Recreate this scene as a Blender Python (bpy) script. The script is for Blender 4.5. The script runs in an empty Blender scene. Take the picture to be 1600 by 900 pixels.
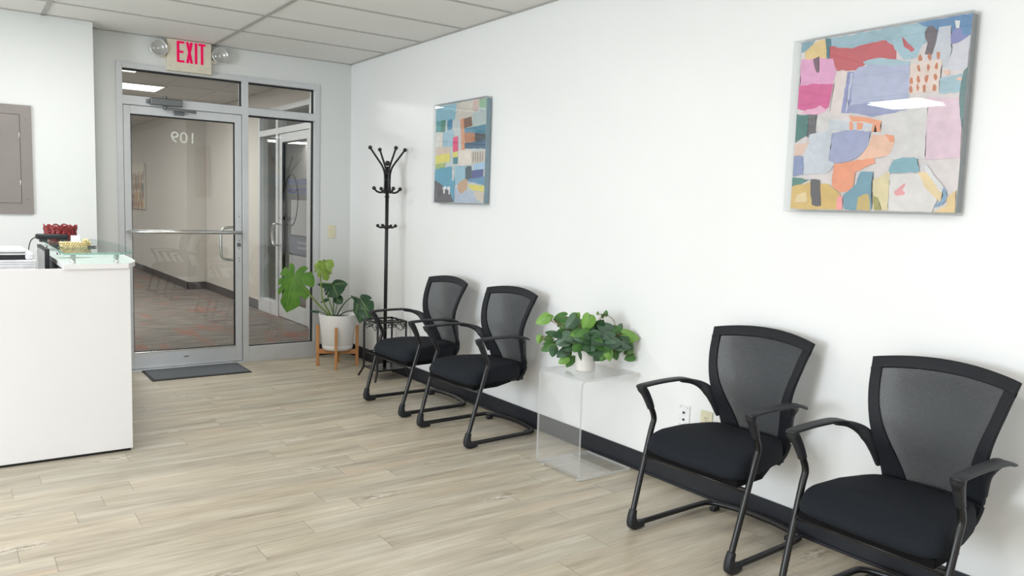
import bpy, bmesh, math, random
from mathutils import Vector, Matrix

# ---------------------------------------------------------------- camera, light, exposure
SC = bpy.context.scene
COL = SC.collection
PI = math.pi

cam_data = bpy.data.cameras.new('camera')
cam = bpy.data.objects.new('camera', cam_data)
COL.objects.link(cam)
_F = Vector((0.579173, 0.809054, -0.099956))
_R = Vector((0.814545, -0.579269, 0.031036))
_U = Vector((0.032792, 0.099394, 0.994508))
_M = Matrix((_R, _U, -_F)).transposed().to_4x4()
_M.translation = Vector((-3.02034, -6.83053, 1.396))
cam.matrix_world = _M
cam_data.sensor_width = 36.0
cam_data.lens = 36.0 * 1229.03 / 1600.0
cam_data.clip_start = 0.05
SC.camera = cam

vs = SC.view_settings
vs.view_transform = 'Standard'
vs.look = 'None'
vs.gamma = 1.0
vs.use_curve_mapping = False
vs.exposure = 0.1

world = bpy.data.worlds.new('daylight')
SC.world = world
world.use_nodes = True
bg = world.node_tree.nodes['Background']
bg.inputs[0].default_value = (0.85, 0.93, 1.0, 1)
bg.inputs[1].default_value = 0.6

def area(name, loc, target, sx, sy, power, col):
    d = bpy.data.lights.new(name, 'AREA')
    d.shape = 'RECTANGLE'; d.size = sx; d.size_y = sy; d.energy = power; d.color = col
    o = bpy.data.objects.new(name, d); COL.objects.link(o)
    o.location = loc
    o.rotation_euler = (Vector(target) - Vector(loc)).to_track_quat('-Z', 'Y').to_euler()
    o['kind'] = 'structure'
    return o

H = 2.656            # ceiling of the reception room
HH = 2.745           # ceiling of the hallway
RX0, RY0 = -7.6, -9.6   # far side of the room, out of the picture
# daylight through the street-front windows on the side opposite the chairs
area('window_daylight', (RX0 - 0.15, -4.6, 1.35), (0, -4.6, 1.3), 5.2, 1.9, 95, (0.84, 0.93, 1.0))
area('window_daylight', (RX0 - 0.1, -4.6, 1.38), (0, -4.6, 1.38), 1.3, 1.3, 115, (0.86, 0.94, 1.0))
# troffers of the room (one is mirrored in the acrylic of the large picture, the last is an added fill) and of the hallway
TROFFERS_AND_FILL = [(-5.4, -2.3), (-5.4, -5.9), (-2.45, -5.3), (-2.45, -8.2), (-5.4, -8.6), (-2.45, -1.6)]  # last entry: unseen fill, added to brighten the walls near the door
for tx, ty in TROFFERS_AND_FILL:
    area('troffer_or_fill', (tx, ty, H - 0.03), (tx, ty, 0), 0.56, 0.56, 22, (1.0, 0.985, 0.965))
HALL_TROFFERS = [(-1.42, 3.87, 1.16, 0.6), (-1.92, 2.35, 1.16, 0.6), (-2.5, 6.6, 1.16, 0.6), (-2.6, 10.5, 1.16, 0.6)]
for hx, hy, a_, b_ in HALL_TROFFERS:
    area('hall_lamp', (hx, hy, HH - 0.03), (hx, hy, 0), a_, b_, 40, (1.0, 0.985, 0.96))

# ---------------------------------------------------------------- helpers
def lin(c):
    r = []
    for v in c:
        v = v / 255.0
        r.append(v / 12.92 if v <= 0.04045 else ((v + 0.055) / 1.055) ** 2.4)
    return (r[0], r[1], r[2], 1.0)

class NT:
    def __init__(self, name):
        self.m = bpy.data.materials.new(name); self.m.use_nodes = True
        self.t = self.m.node_tree; self.t.nodes.clear()
        self.out = self.t.nodes.new('ShaderNodeOutputMaterial')
    def n(self, typ, props=None, **inp):
        nd = self.t.nodes.new('ShaderNode' + typ)
        for k, v in (props or {}).items(): setattr(nd, k, v)
        for k, v in inp.items(): self.set(nd, k, v)
        return nd
    def set(self, nd, k, v):
        key = int(k[1:]) if k[0] == 'i' and k[1:].isdigit() else k.replace('_', ' ')
        s = nd.inputs[key]
        if isinstance(v, bpy.types.NodeSocket): self.t.links.new(v, s)
        elif isinstance(v, bpy.types.Node): self.t.links.new(v.outputs[0], s)
        else: s.default_value = v
    def math(self, op, a, b=0.0, c=0.0, clamp=False):
        return self.n('Math', {'operation': op, 'use_clamp': clamp}, i0=a, i1=b, i2=c).outputs[0]
    def mix(self, fac, a, b, blend='MIX'):
        nd = self.n('Mix', {'data_type': 'RGBA', 'blend_type': blend})
        self.set(nd, 'i0', fac); self.set(nd, 'i6', a); self.set(nd, 'i7', b)
        return nd.outputs[2]
    def noise(self, vec, scale, detail=3.0, rough=0.5):
        return self.n('TexNoise', None, Vector=vec, Scale=scale, Detail=detail, Roughness=rough).outputs[0]
    def ramp(self, fac, stops):
        nd = self.n('ValToRGB', None, Fac=fac); e = nd.color_ramp.elements
        while len(e) < len(stops): e.new(0.5)
        for el, (p, c) in zip(e, stops): el.position = p; el.color = c
        return nd.outputs[0]
    def comb(self, x, y, z): return self.n('CombineXYZ', None, i0=x, i1=y, i2=z).outputs[0]
    def pos(self): return self.n('NewGeometry').outputs[0]
    def obj(self): return self.n('TexCoord').outputs[3]
    def finish(self, sh): self.t.links.new(sh.outputs[0] if isinstance(sh, bpy.types.Node) else sh, self.out.inputs[0]); return self.m

def M(name, col, rough=0.5, metal=0.0, var=0.06, scale=30.0, bump=0.0, spec=0.5, bscale=None, coat=0.0):
    t = NT(name); v = t.obj(); c = lin(col)
    nz = t.noise(v, scale, 3)
    lo = tuple(x * (1 - var) for x in c[:3]) + (1,); hi = tuple(min(1, x * (1 + var)) for x in c[:3]) + (1,)
    base = t.ramp(nz, [(0.3, lo), (0.7, hi)])
    p = t.n('BsdfPrincipled', None, Base_Color=base, Roughness=rough, Metallic=metal)
    t.set(p, 'Specular IOR Level', spec)
    if coat: t.set(p, 'Coat Weight', coat); t.set(p, 'Coat Roughness', 0.08)
    if bump:
        b = t.n('Bump', None, Strength=bump, Distance=0.01, Height=t.noise(v, bscale or scale * 4, 2))
        t.set(p, 'Normal', b.outputs[0])
    return t.finish(p)

def glassy(name, tint=(1, 1, 1), r0=0.04, rough=0.0, haze=0.0, haze_col=(240, 240, 240)):
    """clear sheet: lets light straight through and mirrors more towards grazing angles"""
    t = NT(name)
    f = t.n('LayerWeight', None, Blend=0.5).outputs[1]
    fac = t.math('MULTIPLY_ADD', t.math('POWER', f, 5.0), 1 - r0, r0, True)
    tr = t.n('BsdfTransparent', None, Color=(*tint, 1)); gl = t.n('BsdfGlossy', None, Roughness=rough)
    mx = t.n('MixShader', None, i0=fac, i1=tr, i2=gl)
    if haze:
        df = t.n('BsdfDiffuse', None, Color=lin(haze_col)); mx = t.n('MixShader', None, i0=haze, i1=mx, i2=df)
    return t.finish(mx)

def emit(name, col, strength):
    t = NT(name); return t.finish(t.n('Emission', None, Color=lin(col), Strength=strength))

def link(name, me, mats, parent=None, smooth=False):
    o = bpy.data.objects.new(name, me); COL.objects.link(o)
    for m in (mats if isinstance(mats, (list, tuple)) else [mats]): me.materials.append(m)
    if smooth:
        for p in me.polygons: p.use_smooth = True
    if parent is not None: o.parent = parent
    return o

def tag(o, label, cat, group=None, kind=None):
    if label: o['label'] = label
    if cat: o['category'] = cat
    if group: o['group'] = group
    if kind: o['kind'] = kind
    return o

def thing(name, label, cat, loc=(0, 0, 0), rz=0.0, group=None, kind=None):
    o = bpy.data.objects.new(name, None); COL.objects.link(o); o.empty_display_size = 0.1
    o.location = loc; o.rotation_euler = (0, 0, rz)
    return tag(o, label, cat, group, kind)

def copy_tree(o, parent=None):
    c = o.copy(); COL.objects.link(c); c.parent = parent
    for ch in list(o.children): copy_tree(ch, c)
    return c

def crom(pts, n=8, closed=False):
    P = [Vector(p) for p in pts]; out = []; k = len(P)
    rng = k if closed else k - 1
    for i in range(rng):
        if closed: a, b, c, d = P[(i - 1) % k], P[i], P[(i + 1) % k], P[(i + 2) % k]
        else: a, b, c, d = P[max(i - 1, 0)], P[i], P[i + 1], P[min(i + 2, k - 1)]
        for j in range(n):
            t = j / n
            out.append(0.5 * ((2 * b) + (c - a) * t + (2 * a - 5 * b + 4 * c - d) * t * t + (3 * b - a - 3 * c + d) * t ** 3))
    if not closed: out.append(P[-1])
    return out

class MB:
    def __init__(self): self.bm = bmesh.new(); self.mi = 0
    def _done(self, faces, smooth):
        for f in faces: f.material_index = self.mi; f.smooth = smooth
    def box(self, a, b, bev=0.0, mat=None, seg=2):
        """box between two corners; mat is an optional Matrix"""
        x0, x1 = sorted((a[0], b[0])); y0, y1 = sorted((a[1], b[1])); z0, z1 = sorted((a[2], b[2]))
        vs_ = [self.bm.verts.new(p) for p in [(x0, y0, z0), (x1, y0, z0), (x1, y1, z0), (x0, y1, z0), (x0, y0, z1), (x1, y0, z1), (x1, y1, z1), (x0, y1, z1)]]
        fs = [self.bm.faces.new([vs_[i] for i in q]) for q in [(3, 2, 1, 0), (4, 5, 6, 7), (0, 1, 5, 4), (1, 2, 6, 5), (2, 3, 7, 6), (3, 0, 4, 7)]]
        self._done(fs, False)
        if bev:
            es = list({e for f in fs for e in f.edges})
            r = bmesh.ops.bevel(self.bm, geom=es, offset=bev, segments=seg, profile=0.5, affect='EDGES')
            self._done(r['faces'], True)
            vs_ = list({v for f in r['faces'] for v in f.verts} | {v for v in vs_ if v.is_valid})
        if mat is not None:
            for v in vs_:
                if v.is_valid: v.co = mat @ v.co
        return self
    def tube(self, pts, r, seg=10, closed=False, caps=True, n=0):
        P = crom(pts, n, closed) if n else [Vector(p) for p in pts]
        k = len(P); rings = []
        rad = (lambda i: r) if not isinstance(r, (list, tuple)) else (lambda i: r[min(len(r) - 1, int(round(i * (len(r) - 1) / max(1, k - 1))))])
        if isinstance(r, (list, tuple)):
            def rad(i):
                s = i * (len(r) - 1) / max(1, k - 1); a = min(int(s), len(r) - 2); return r[a] + (r[a + 1] - r[a]) * (s - a)
        tan = []
        for i in range(k):
            if closed: d = P[(i + 1) % k] - P[(i - 1) % k]
            else: d = P[min(i + 1, k - 1)] - P[max(i - 1, 0)]
            tan.append(d.normalized())
        nrm = tan[0].orthogonal().normalized()
        for i in range(k):
            nrm = (nrm - tan[i] * nrm.dot(tan[i]))
            nrm = nrm.normalized() if nrm.length > 1e-6 else tan[i].orthogonal().normalized()
            b = tan[i].cross(nrm)
            rings.append([self.bm.verts.new(P[i] + (nrm * math.cos(a) + b * math.sin(a)) * rad(i)) for a in [2 * PI * j / seg for j in range(seg)]])
        fs = []
        for i in range(k if closed else k - 1):
            A, B = rings[i], rings[(i + 1) % k]
            for j in range(seg): fs.append(self.bm.faces.new([A[j], A[(j + 1) % seg], B[(j + 1) % seg], B[j]]))
        self._done(fs, True)
        if caps and not closed:
            self._done([self.bm.faces.new(rings[0][::-1]), self.bm.faces.new(rings[-1])], False)
        return self
    def sweep(self, pts, secs, lat, seg=12, n=6, power=3.0):
        """superellipse section (half width along lat, half height) swept along pts"""
        P = crom(pts, n); k = len(P); rings = []; lat = Vector(lat)
        for i in range(k):
            d = (P[min(i + 1, k - 1)] - P[max(i - 1, 0)]).normalized()
            l = (lat - d * lat.dot(d)).normalized(); u = d.cross(l)
            s = i * (len(secs) - 1) / (k - 1); a = min(int(s), len(secs) - 2); f = s - a
            w = secs[a][0] + (secs[a + 1][0] - secs[a][0]) * f; h = secs[a][1] + (secs[a + 1][1] - secs[a][1]) * f
            ring = []
            for j in range(seg):
                t = 2 * PI * j / seg; c, s_ = math.cos(t), math.sin(t)
                ring.append(self.bm.verts.new(P[i] + l * w * math.copysign(abs(c) ** (2 / power), c) + u * h * math.copysign(abs(s_) ** (2 / power), s_)))
            rings.append(ring)
        fs = []
        for i in range(k - 1):
            A, B = rings[i], rings[i + 1]
            for j in range(seg): fs.append(self.bm.faces.new([A[j], A[(j + 1) % seg], B[(j + 1) % seg], B[j]]))
        self._done(fs, True)
        self._done([self.bm.faces.new(rings[0][::-1]), self.bm.faces.new(rings[-1])], True)
        return self
    def lathe(self, prof, c=(0, 0, 0), seg=40, axis='Z', closed=False):
        rings = []
        c = Vector(c)
        for r, z in prof:
            ring = []
            for j in range(seg):
                a = 2 * PI * j / seg
                if axis == 'Z': p = Vector((r * math.cos(a), r * math.sin(a), z))
                elif axis == 'Y': p = Vector((r * math.cos(a), z, r * math.sin(a)))
                else: p = Vector((z, r * math.cos(a), r * math.sin(a)))
                ring.append(self.bm.verts.new(c + p))
            rings.append(ring)
        fs = []
        for i in range(len(rings) - 1):
            A, B = rings[i], rings[i + 1]
            for j in range(seg): fs.append(self.bm.faces.new([A[j], A[(j + 1) % seg], B[(j + 1) % seg], B[j]]))
        self._done(fs, True)
        ends = []
        if prof[0][0] > 1e-5: ends.append(self.bm.faces.new(rings[0][::-1]))
        if prof[-1][0] > 1e-5: ends.append(self.bm.faces.new(rings[-1]))
        self._done(ends, False)
        return self
    def ball(self, c, r, seg=12):
        return self.lathe([(max(1e-6, r * math.sin(PI * i / 8)), -r * math.cos(PI * i / 8)) for i in range(9)], c, seg)
    def grid(self, rows, smooth=True, close_u=False):
        V = [[self.bm.verts.new(p) for p in row] for row in rows]; fs = []
        for i in range(len(V) - 1):
            m = len(V[i]); rng = m if close_u else m - 1
            for j in range(rng):
                fs.append(self.bm.faces.new([V[i][j], V[i][(j + 1) % m], V[i + 1][(j + 1) % m], V[i + 1][j]]))
        self._done(fs, smooth); return V
    def prism(self, poly, z0, z1, smooth_side=False):
        A = [self.bm.verts.new((x, y, z0)) for x, y in poly]; B = [self.bm.verts.new((x, y, z1)) for x, y in poly]; k = len(poly)
        side = [self.bm.faces.new([A[j], A[(j + 1) % k], B[(j + 1) % k], B[j]]) for j in range(k)]
        self._done(side, smooth_side)
        self._done([self.bm.faces.new(A[::-1]), self.bm.faces.new(B)], False); return self
    def build(self, name, mats, parent=None, fix=True):
        if fix: bmesh.ops.recalc_face_normals(self.bm, faces=self.bm.faces)
        me = bpy.data.meshes.new(name); self.bm.to_mesh(me); self.bm.free()
        o = link(name, me, mats, parent); return o

def solid(o, th, offset=0.0):
    m = o.modifiers.new('thickness', 'SOLIDIFY'); m.thickness = th; m.offset = offset; return o

# ---------------------------------------------------------------- materials
def wall_mat(name, col, rough=0.5, spec=0.35):
    t = NT(name); v = t.pos(); c = lin(col)
    nz = t.noise(v, 2.0, 3)
    base = t.ramp(nz, [(0.3, tuple(x * 0.985 for x in c[:3]) + (1,)), (0.7, c)])
    b = t.n('Bump', None, Strength=0.04, Distance=0.004, Height=t.noise(v, 260.0, 2))
    p = t.n('BsdfPrincipled', None, Base_Color=base, Roughness=rough, Normal=b.outputs[0]); t.set(p, 'Specular IOR Level', spec)
    return t.finish(p)

def floor_mat():
    t = NT('vinyl_planks'); sep = t.n('SeparateXYZ', None, i0=t.pos()); x, y = sep.outputs[0], sep.outputs[1]
    W_, L_ = 0.152, 1.22
    ry = t.math('DIVIDE', t.math('ADD', y, 3.59), W_); row = t.math('FLOOR', ry); fy = t.math('FRACT', ry)
    rn = t.n('TexWhiteNoise', {'noise_dimensions': '1D'}, W=row).outputs[0]
    rx = t.math('ADD', t.math('DIVIDE', x, L_), t.math('MULTIPLY', rn, 9.0)); cl = t.math('FLOOR', rx); fx = t.math('FRACT', rx)
    pid = t.math('ADD', t.math('MULTIPLY', row, 7.31), t.math('MULTIPLY', cl, 3.77))
    pr = t.n('TexWhiteNoise', {'noise_dimensions': '1D'}, W=pid).outputs[0]
    g1 = t.noise(t.comb(t.math('MULTIPLY', x, 1.5), t.math('MULTIPLY', y, 13.0), pid), 1.0, 6, 0.6)
    g2 = t.noise(t.comb(t.math('MULTIPLY', x, 3.6), t.math('MULTIPLY', y, 62.0), pid), 1.0, 5, 0.68)
    g3 = t.noise(t.comb(t.math('MULTIPLY', x, 0.9), t.math('MULTIPLY', y, 6.0), t.math('ADD', pid, 40.0)), 1.0, 3)
    g = t.math('ADD', t.math('MULTIPLY', g1, 0.64), t.math('MULTIPLY', g2, 0.36))
    col = t.ramp(g, [(0.32, lin((146, 136, 121))), (0.43, lin((178, 168, 151))), (0.54, lin((195, 186, 169))), (0.67, lin((214, 208, 195)))])
    tint = t.ramp(pr, [(0.0, lin((247, 248, 247))), (0.5, lin((252, 251, 248))), (1.0, lin((255, 252, 246)))])
    col = t.mix(1.0, col, tint, 'MULTIPLY')
    warm = t.ramp(g3, [(0.62, (0, 0, 0, 1)), (0.74, (1, 1, 1, 1))])
    col = t.mix(t.math('MULTIPLY', warm, 0.5), col, lin((208, 184, 156)))
    grey = t.ramp(t.noise(t.comb(t.math('MULTIPLY', x, 1.1), t.math('MULTIPLY', y, 8.0), t.math('ADD', pid, 90.0)), 1.0, 3), [(0.58, (0, 0, 0, 1)), (0.75, (1, 1, 1, 1))])
    col = t.mix(t.math('MULTIPLY', grey, 0.4), col, lin((166, 160, 150)))
    # knots with pale and dark flecks
    kv = t.comb(t.math('MULTIPLY', x, 1.55), t.math('MULTIPLY', y, 5.2), 3.3)
    kd = t.n('TexVoronoi', None, Vector=kv, Scale=1.0); kdist = kd.outputs[0]
    pick = t.math('GREATER_THAN', t.n('SeparateColor', None, i0=kd.outputs[1]).outputs[0], 0.25)
    kn = t.noise(t.comb(t.math('MULTIPLY', x, 15.0), t.math('MULTIPLY', y, 55.0), 1.0), 1.0, 5, 0.7)
    km = t.math('MULTIPLY', pick, t.math('LESS_THAN', kdist, 0.26))
    soft = t.math('SUBTRACT', 1.0, t.math('DIVIDE', kdist, 0.26), clamp=True)
    pale = t.math('MULTIPLY', t.math('MULTIPLY', km, soft), t.ramp(kn, [(0.49, (0, 0, 0, 1)), (0.56, (1, 1, 1, 1))]))
    dark = t.math('MULTIPLY', t.math('MULTIPLY', km, soft), t.ramp(kn, [(0.41, (1, 1, 1, 1)), (0.48, (0, 0, 0, 1))]))
    col = t.mix(t.math('MULTIPLY', pale, 0.9), col, lin((228, 224, 216)))
    col = t.mix(t.math('MULTIPLY', dark, 1.0), col, lin((112, 96, 80)))
    sx = t.math('LESS_THAN', fx, 0.0028); sy = t.math('LESS_THAN', fy, 0.012)
    col = t.mix(t.math('MULTIPLY', sx, 0.6), col, lin((120, 104, 84)))
    col = t.mix(t.math('MULTIPLY', sy, 0.22), col, lin((128, 114, 96)))
    b = t.n('Bump', None, Strength=0.06, Distance=0.003, Height=g2)
    p = t.n('BsdfPrincipled', None, Base_Color=col, Roughness=t.math('MULTIPLY_ADD', g2, 0.16, 0.28), Normal=b.outputs[0])
    t.set(p, 'Specular IOR Level', 0.45)
    return t.finish(p)

def carpet_mat():
    t = NT('hall_carpet'); sep = t.n('SeparateXYZ', None, i0=t.pos()); x, y = sep.outputs[0], sep.outputs[1]
    g = t.noise(t.comb(t.math('MULTIPLY', x, 3.0), t.math('MULTIPLY', y, 22.0), 0.0), 1.0, 5, 0.65)
    g = t.math('MULTIPLY_ADD', t.noise(t.comb(t.math('MULTIPLY', x, 60.0), t.math('MULTIPLY', y, 90.0), 2.0), 1.0, 3, 0.7), 0.45, t.math('MULTIPLY', g, 0.6))
    col = t.ramp(g, [(0.36, lin((78, 74, 72))), (0.5, lin((112, 107, 103))), (0.66, lin((150, 143, 137)))])
    s = t.noise(t.comb(t.math('MULTIPLY', x, 5.5), t.math('MULTIPLY', y, 1.3), 5.0), 1.0, 2)
    m = t.ramp(s, [(0.54, (0, 0, 0, 1)), (0.66, (1, 1, 1, 1))])
    col = t.mix(t.math('MULTIPLY', m, 0.5), col, lin((146, 92, 78)))
    p = t.n('BsdfPrincipled', None, Base_Color=col, Roughness=0.95); t.set(p, 'Specular IOR Level', 0.1)
    return t.finish(p)

def tile_mat(name, col):
    t = NT(name); v = t.pos(); c = lin(col)
    nz = t.noise(v, 220.0, 2, 0.7)
    base = t.ramp(nz, [(0.30, tuple(x * 0.82 for x in c[:3]) + (1,)), (0.42, c)])
    p = t.n('BsdfPrincipled', None, Base_Color=base, Roughness=0.9); t.set(p, 'Specular IOR Level', 0.15)
    return t.finish(p)

def mesh_fabric():
    """fine open weave: threads are dark, gaps let the wall show"""
    t = NT('chair_mesh'); v = t.obj()
    nz = t.noise(t.n('Mapping', None, i0=v, i3=(160, 160, 700)).outputs[0], 1.0, 2)
    df = t.n('BsdfPrincipled', None, Base_Color=t.ramp(nz, [(0.3, lin((36, 40, 46))), (0.7, lin((60, 64, 69)))]), Roughness=0.7)
    tr = t.n('BsdfTransparent', None, Color=(1, 1, 1, 1))
    mx = t.n('MixShader', None, i0=t.math('MULTIPLY_ADD', nz, 0.16, 0.77), i1=tr, i2=df)
    return t.finish(mx)

def leaf_mat(name, c0, c1, rough=0.4):
    t = NT(name); v = t.obj()
    nz = t.noise(v, 14.0, 3); c = t.ramp(nz, [(0.3, lin(c0)), (0.7, lin(c1))])
    fine = t.noise(v, 90.0, 2); c = t.mix(t.math('MULTIPLY', fine, 0.22), c, lin(c1))
    p = t.n('BsdfPrincipled', None, Base_Color=c, Roughness=rough)
    tl = t.n('BsdfTranslucent', None, Color=c)
    return t.finish(t.n('MixShader', None, i0=0.18, i1=p, i2=tl))

def wood_mat(name, c0, c1):
    t = NT(name); mp = t.n('Mapping', None, i0=t.obj(), i3=(60, 60, 4)).outputs[0]
    c = t.ramp(t.noise(mp, 1.0, 5, 0.6), [(0.3, lin(c0)), (0.7, lin(c1))])
    return t.finish(t.n('BsdfPrincipled', None, Base_Color=c, Roughness=0.5))

W_RIGHT = wall_mat('wall_paint_white', (241, 242, 242), 0.34, 0.4)
W_BACK = wall_mat('wall_paint_pale_grey', (224, 226, 225), 0.5)
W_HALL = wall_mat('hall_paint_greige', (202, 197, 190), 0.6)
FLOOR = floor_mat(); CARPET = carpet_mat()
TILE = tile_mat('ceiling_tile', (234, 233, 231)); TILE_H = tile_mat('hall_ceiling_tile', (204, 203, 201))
TBAR = M('ceiling_grid_grey', (178, 176, 173), 0.5)
BASEB = M('vinyl_baseboard_black', (34, 37, 44), 0.45, var=0.1, scale=6)
BASEH = M('vinyl_baseboard_hall', (84, 80, 80), 0.5)
ALU = M('satin_aluminium', (208, 211, 214), 0.42, 0.3, 0.03, 8, spec=0.5)
ALU_D = M('aluminium_dark_grey', (120, 123, 126), 0.45, 0.6, 0.03, 8)  # darker grey metal of closer, lock and screws
STEEL = M('brushed_steel', (214, 214, 212), 0.25, 0.95, 0.03, 40)
CHROME = M('chrome', (232, 232, 234), 0.08, 1.0, 0.01, 10)
GASKET = M('black_gasket', (20, 22, 26), 0.6)
GLASS = glassy('door_glass', (0.97, 0.985, 0.975), 0.05)
GLASS_G = glassy('counter_glass', (0.86, 0.95, 0.92), 0.06)
GLASS_E = M('counter_glass_edge', (150, 196, 184), 0.15, spec=0.8)
ACRYL = glassy('clear_acrylic', (0.985, 0.988, 0.99), 0.045, 0.0, 0.06)  # pale diffuse share stands in for the room's reflection in the sheet
ACRYL_E = glassy('polished_acrylic_edge', (0.93, 0.94, 0.95), 0.12, 0.05, 0.55, (236, 240, 242))
ACRYL_F = glassy('picture_acrylic', (0.985, 0.988, 0.99), 0.05, 0.0, 0.02)
BLK_MET = M('black_powder_coat', (22, 22, 24), 0.32, 0.0, 0.1, 60, spec=0.5)
BLK_PLA = M('black_plastic', (32, 34, 39), 0.5, 0.0, 0.08, 60, 0.05, spec=0.45)
BLK_PAN = M('black_seat_pan', (14, 14, 17), 0.85, spec=0.15)
BLK_FRM = M('black_back_frame', (22, 25, 31), 0.65, 0.0, 0.08, 90, 0.1, spec=0.35)
SEAT_F = M('black_seat_fabric', (19, 24, 32), 0.82, 0.0, 0.15, 500, 0.25, spec=0.3, bscale=900)
RUBBER = M('black_rubber', (22, 22, 23), 0.75)
MESHF = mesh_fabric()
WHITE_LAM = M('white_laminate', (241, 239, 240), 0.38, 0.0, 0.01, 3)
WHITE_PL = M('white_plastic', (238, 238, 240), 0.4)
IVORY = M('ivory_plastic', (226, 220, 190), 0.4)
SLOT = M('dark_slot', (60, 60, 62), 0.6)
CREAM = M('cream_sign_housing', (221, 214, 196), 0.5)
PANEL = M('taupe_panel_paint', (136, 129, 126), 0.42, 0.0, 0.03, 5)
MAT_G = M('charcoal_mat_pile', (98, 102, 107), 0.95, 0.0, 0.3, 260, 0.4)
MAT_E = M('mat_rubber_edge', (42, 43, 46), 0.8)
CERAM = M('matte_white_ceramic', (236, 236, 236), 0.45, 0.0, 0.015, 6)
CERAM_W = M('speckled_white_pot', (228, 225, 221), 0.55, 0.0, 0.05, 60)
WOOD = wood_mat('bamboo_wood', (176, 118, 66), (206, 152, 98))
SOIL = M('potting_soil', (52, 42, 34), 0.95, 0.0, 0.4, 80, 0.5)
LEAF_L = leaf_mat('monstera_leaf_light', (66, 122, 36), (104, 152, 54))
LEAF_Y = leaf_mat('monstera_leaf_young', (120, 156, 54), (160, 184, 84))
LEAF_D = leaf_mat('monstera_leaf_dark', (38, 72, 48), (62, 98, 66))
VEIN = M('leaf_vein', (150, 184, 100), 0.5)
STEM_L = M('stem_green', (120, 146, 72), 0.5); STEM_D = M('stem_dark_green', (72, 96, 62), 0.5); STEM_B = M('vine_brown', (112, 92, 66), 0.6)
POTHOS = [leaf_mat('vine_dark', (40, 78, 48), (66, 104, 66)), leaf_mat('vine_mid', (62, 108, 52), (92, 136, 70)), leaf_mat('vine_light', (104, 152, 64), (134, 178, 86)), leaf_mat('vine_greygreen', (70, 100, 80), (98, 126, 102))]

# ---------------------------------------------------------------- setting: reception room
def struct(name, label, mb, mats, cat='wall', parent=None):
    o = mb.build(name, mats, parent); tag(o, label, cat, kind='structure'); return o

struct('floor', 'pale wood-look plank floor of the reception room', MB().box((RX0 - 0.1, RY0 - 0.1, -0.06), (0.1, 0.1, 0)), FLOOR, 'floor')
ceil = struct('ceiling', 'white suspended tile ceiling above the reception room', MB().box((RX0 - 0.1, RY0 - 0.1, H), (0.1, 0.1, H + 0.08)), TILE, 'ceiling')
g = MB()
k = 0
while -1.22 * k > RX0:
    if k: g.box((-1.22 * k - 0.016, RY0, H - 0.006), (-1.22 * k + 0.016, 0, H + 0.001))
    k += 1
k = 0
while -0.7215 - 0.6096 * k > RY0:
    yy = -0.7215 - 0.6096 * k; g.box((RX0, yy - 0.012, H - 0.005), (0, yy + 0.012, H + 0.001)); k += 1
g.box((-0.022, RY0, H - 0.006), (0, 0, H + 0.001)); g.box((RX0, -0.022, H - 0.006), (0, 0, H + 0.001)); g.box((RX0, -0.272, H - 0.006), (-2.13, -0.25, H + 0.001))
g.build('ceiling_grid', TBAR, ceil)

struct('wall_right', 'long white wall behind the row of black chairs', MB().box((0, RY0 - 0.1, 0), (0.12, 0.1, H)), W_RIGHT)
w = MB(); w.box((-2.2, 0, 0), (-1.946, 0.1, H)); w.box((-0.305, 0, 0), (0.0, 0.1, H)); w.box((-1.946, 0, 2.436), (-0.305, 0.1, H))
struct('wall_back', 'pale wall around the glass entrance door', w, W_BACK)
struct('wall_left', 'pale wall section carrying the taupe electrical panel', MB().box((RX0, -0.25, 0), (-2.13, 0.1, H)), W_BACK)
w = MB(); w.box((RX0 - 0.12, RY0, 0), (RX0, -0.25, 0.4)); w.box((RX0 - 0.12, RY0, 2.3), (RX0, -0.25, H))
w.box((RX0 - 0.12, RY0, 0.4), (RX0, -7.2, 2.3)); w.box((RX0 - 0.12, -2.0, 0.4), (RX0, -0.25, 2.3))
struct('wall_street', 'far white wall with the street windows', w, W_RIGHT)
struct('wall_front', 'white wall at the near end of the room', MB().box((RX0 - 0.1, RY0 - 0.12, 0), (0.1, RY0, H)), W_RIGHT)

b = MB(); b.box((-0.009, RY0, 0), (0, 0, 0.105), 0.002); b.box((-0.018, RY0, 0), (-0.008, 0, 0.012), 0.003)
struct('baseboard_right', 'black vinyl baseboard along the long white wall', b, BASEB, 'baseboard')
b = MB(); b.box((-0.305, -0.009, 0), (-0.009, 0, 0.105), 0.002)
struct('baseboard_back', 'short black baseboard behind the wooden plant stand', b, BASEB, 'baseboard')

# ---------------------------------------------------------------- glass entrance
f = MB()
Y0, Y1 = -0.012, 0.1
XL, XM0, XM1, XR = -1.946, -0.985, -0.935, -0.305
f.box((XL, Y0, 0), (XL + 0.045, Y1, 2.436), 0.002)
f.box((XM0, Y0, 0), (XM1, Y1, 2.436), 0.002)
f.box((XR - 0.045, Y0, 0), (XR, Y1, 2.436), 0.002)
f.box((XL + 0.045, Y0 + 0.0015, 2.391), (XM0, Y1, 2.4345)); f.box((XM1, Y0 + 0.0015, 2.391), (XR - 0.045, Y1, 2.4345))
f.box((XL + 0.045, Y0 + 0.0015, 2.115), (XM0, Y1, 2.183)); f.box((XM1, Y0 + 0.0015, 2.118), (XR - 0.045, Y1, 2.18))
f.box((XM1, Y0 + 0.0015, 0), (XR - 0.045, Y1, 0.13))
f.box((XL + 0.045, Y0 - 0.03, 0), (XM0, Y1, 0.012))
struct('trim_1', 'satin aluminium storefront frame around door and side pane', f, ALU, 'door frame')

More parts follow.
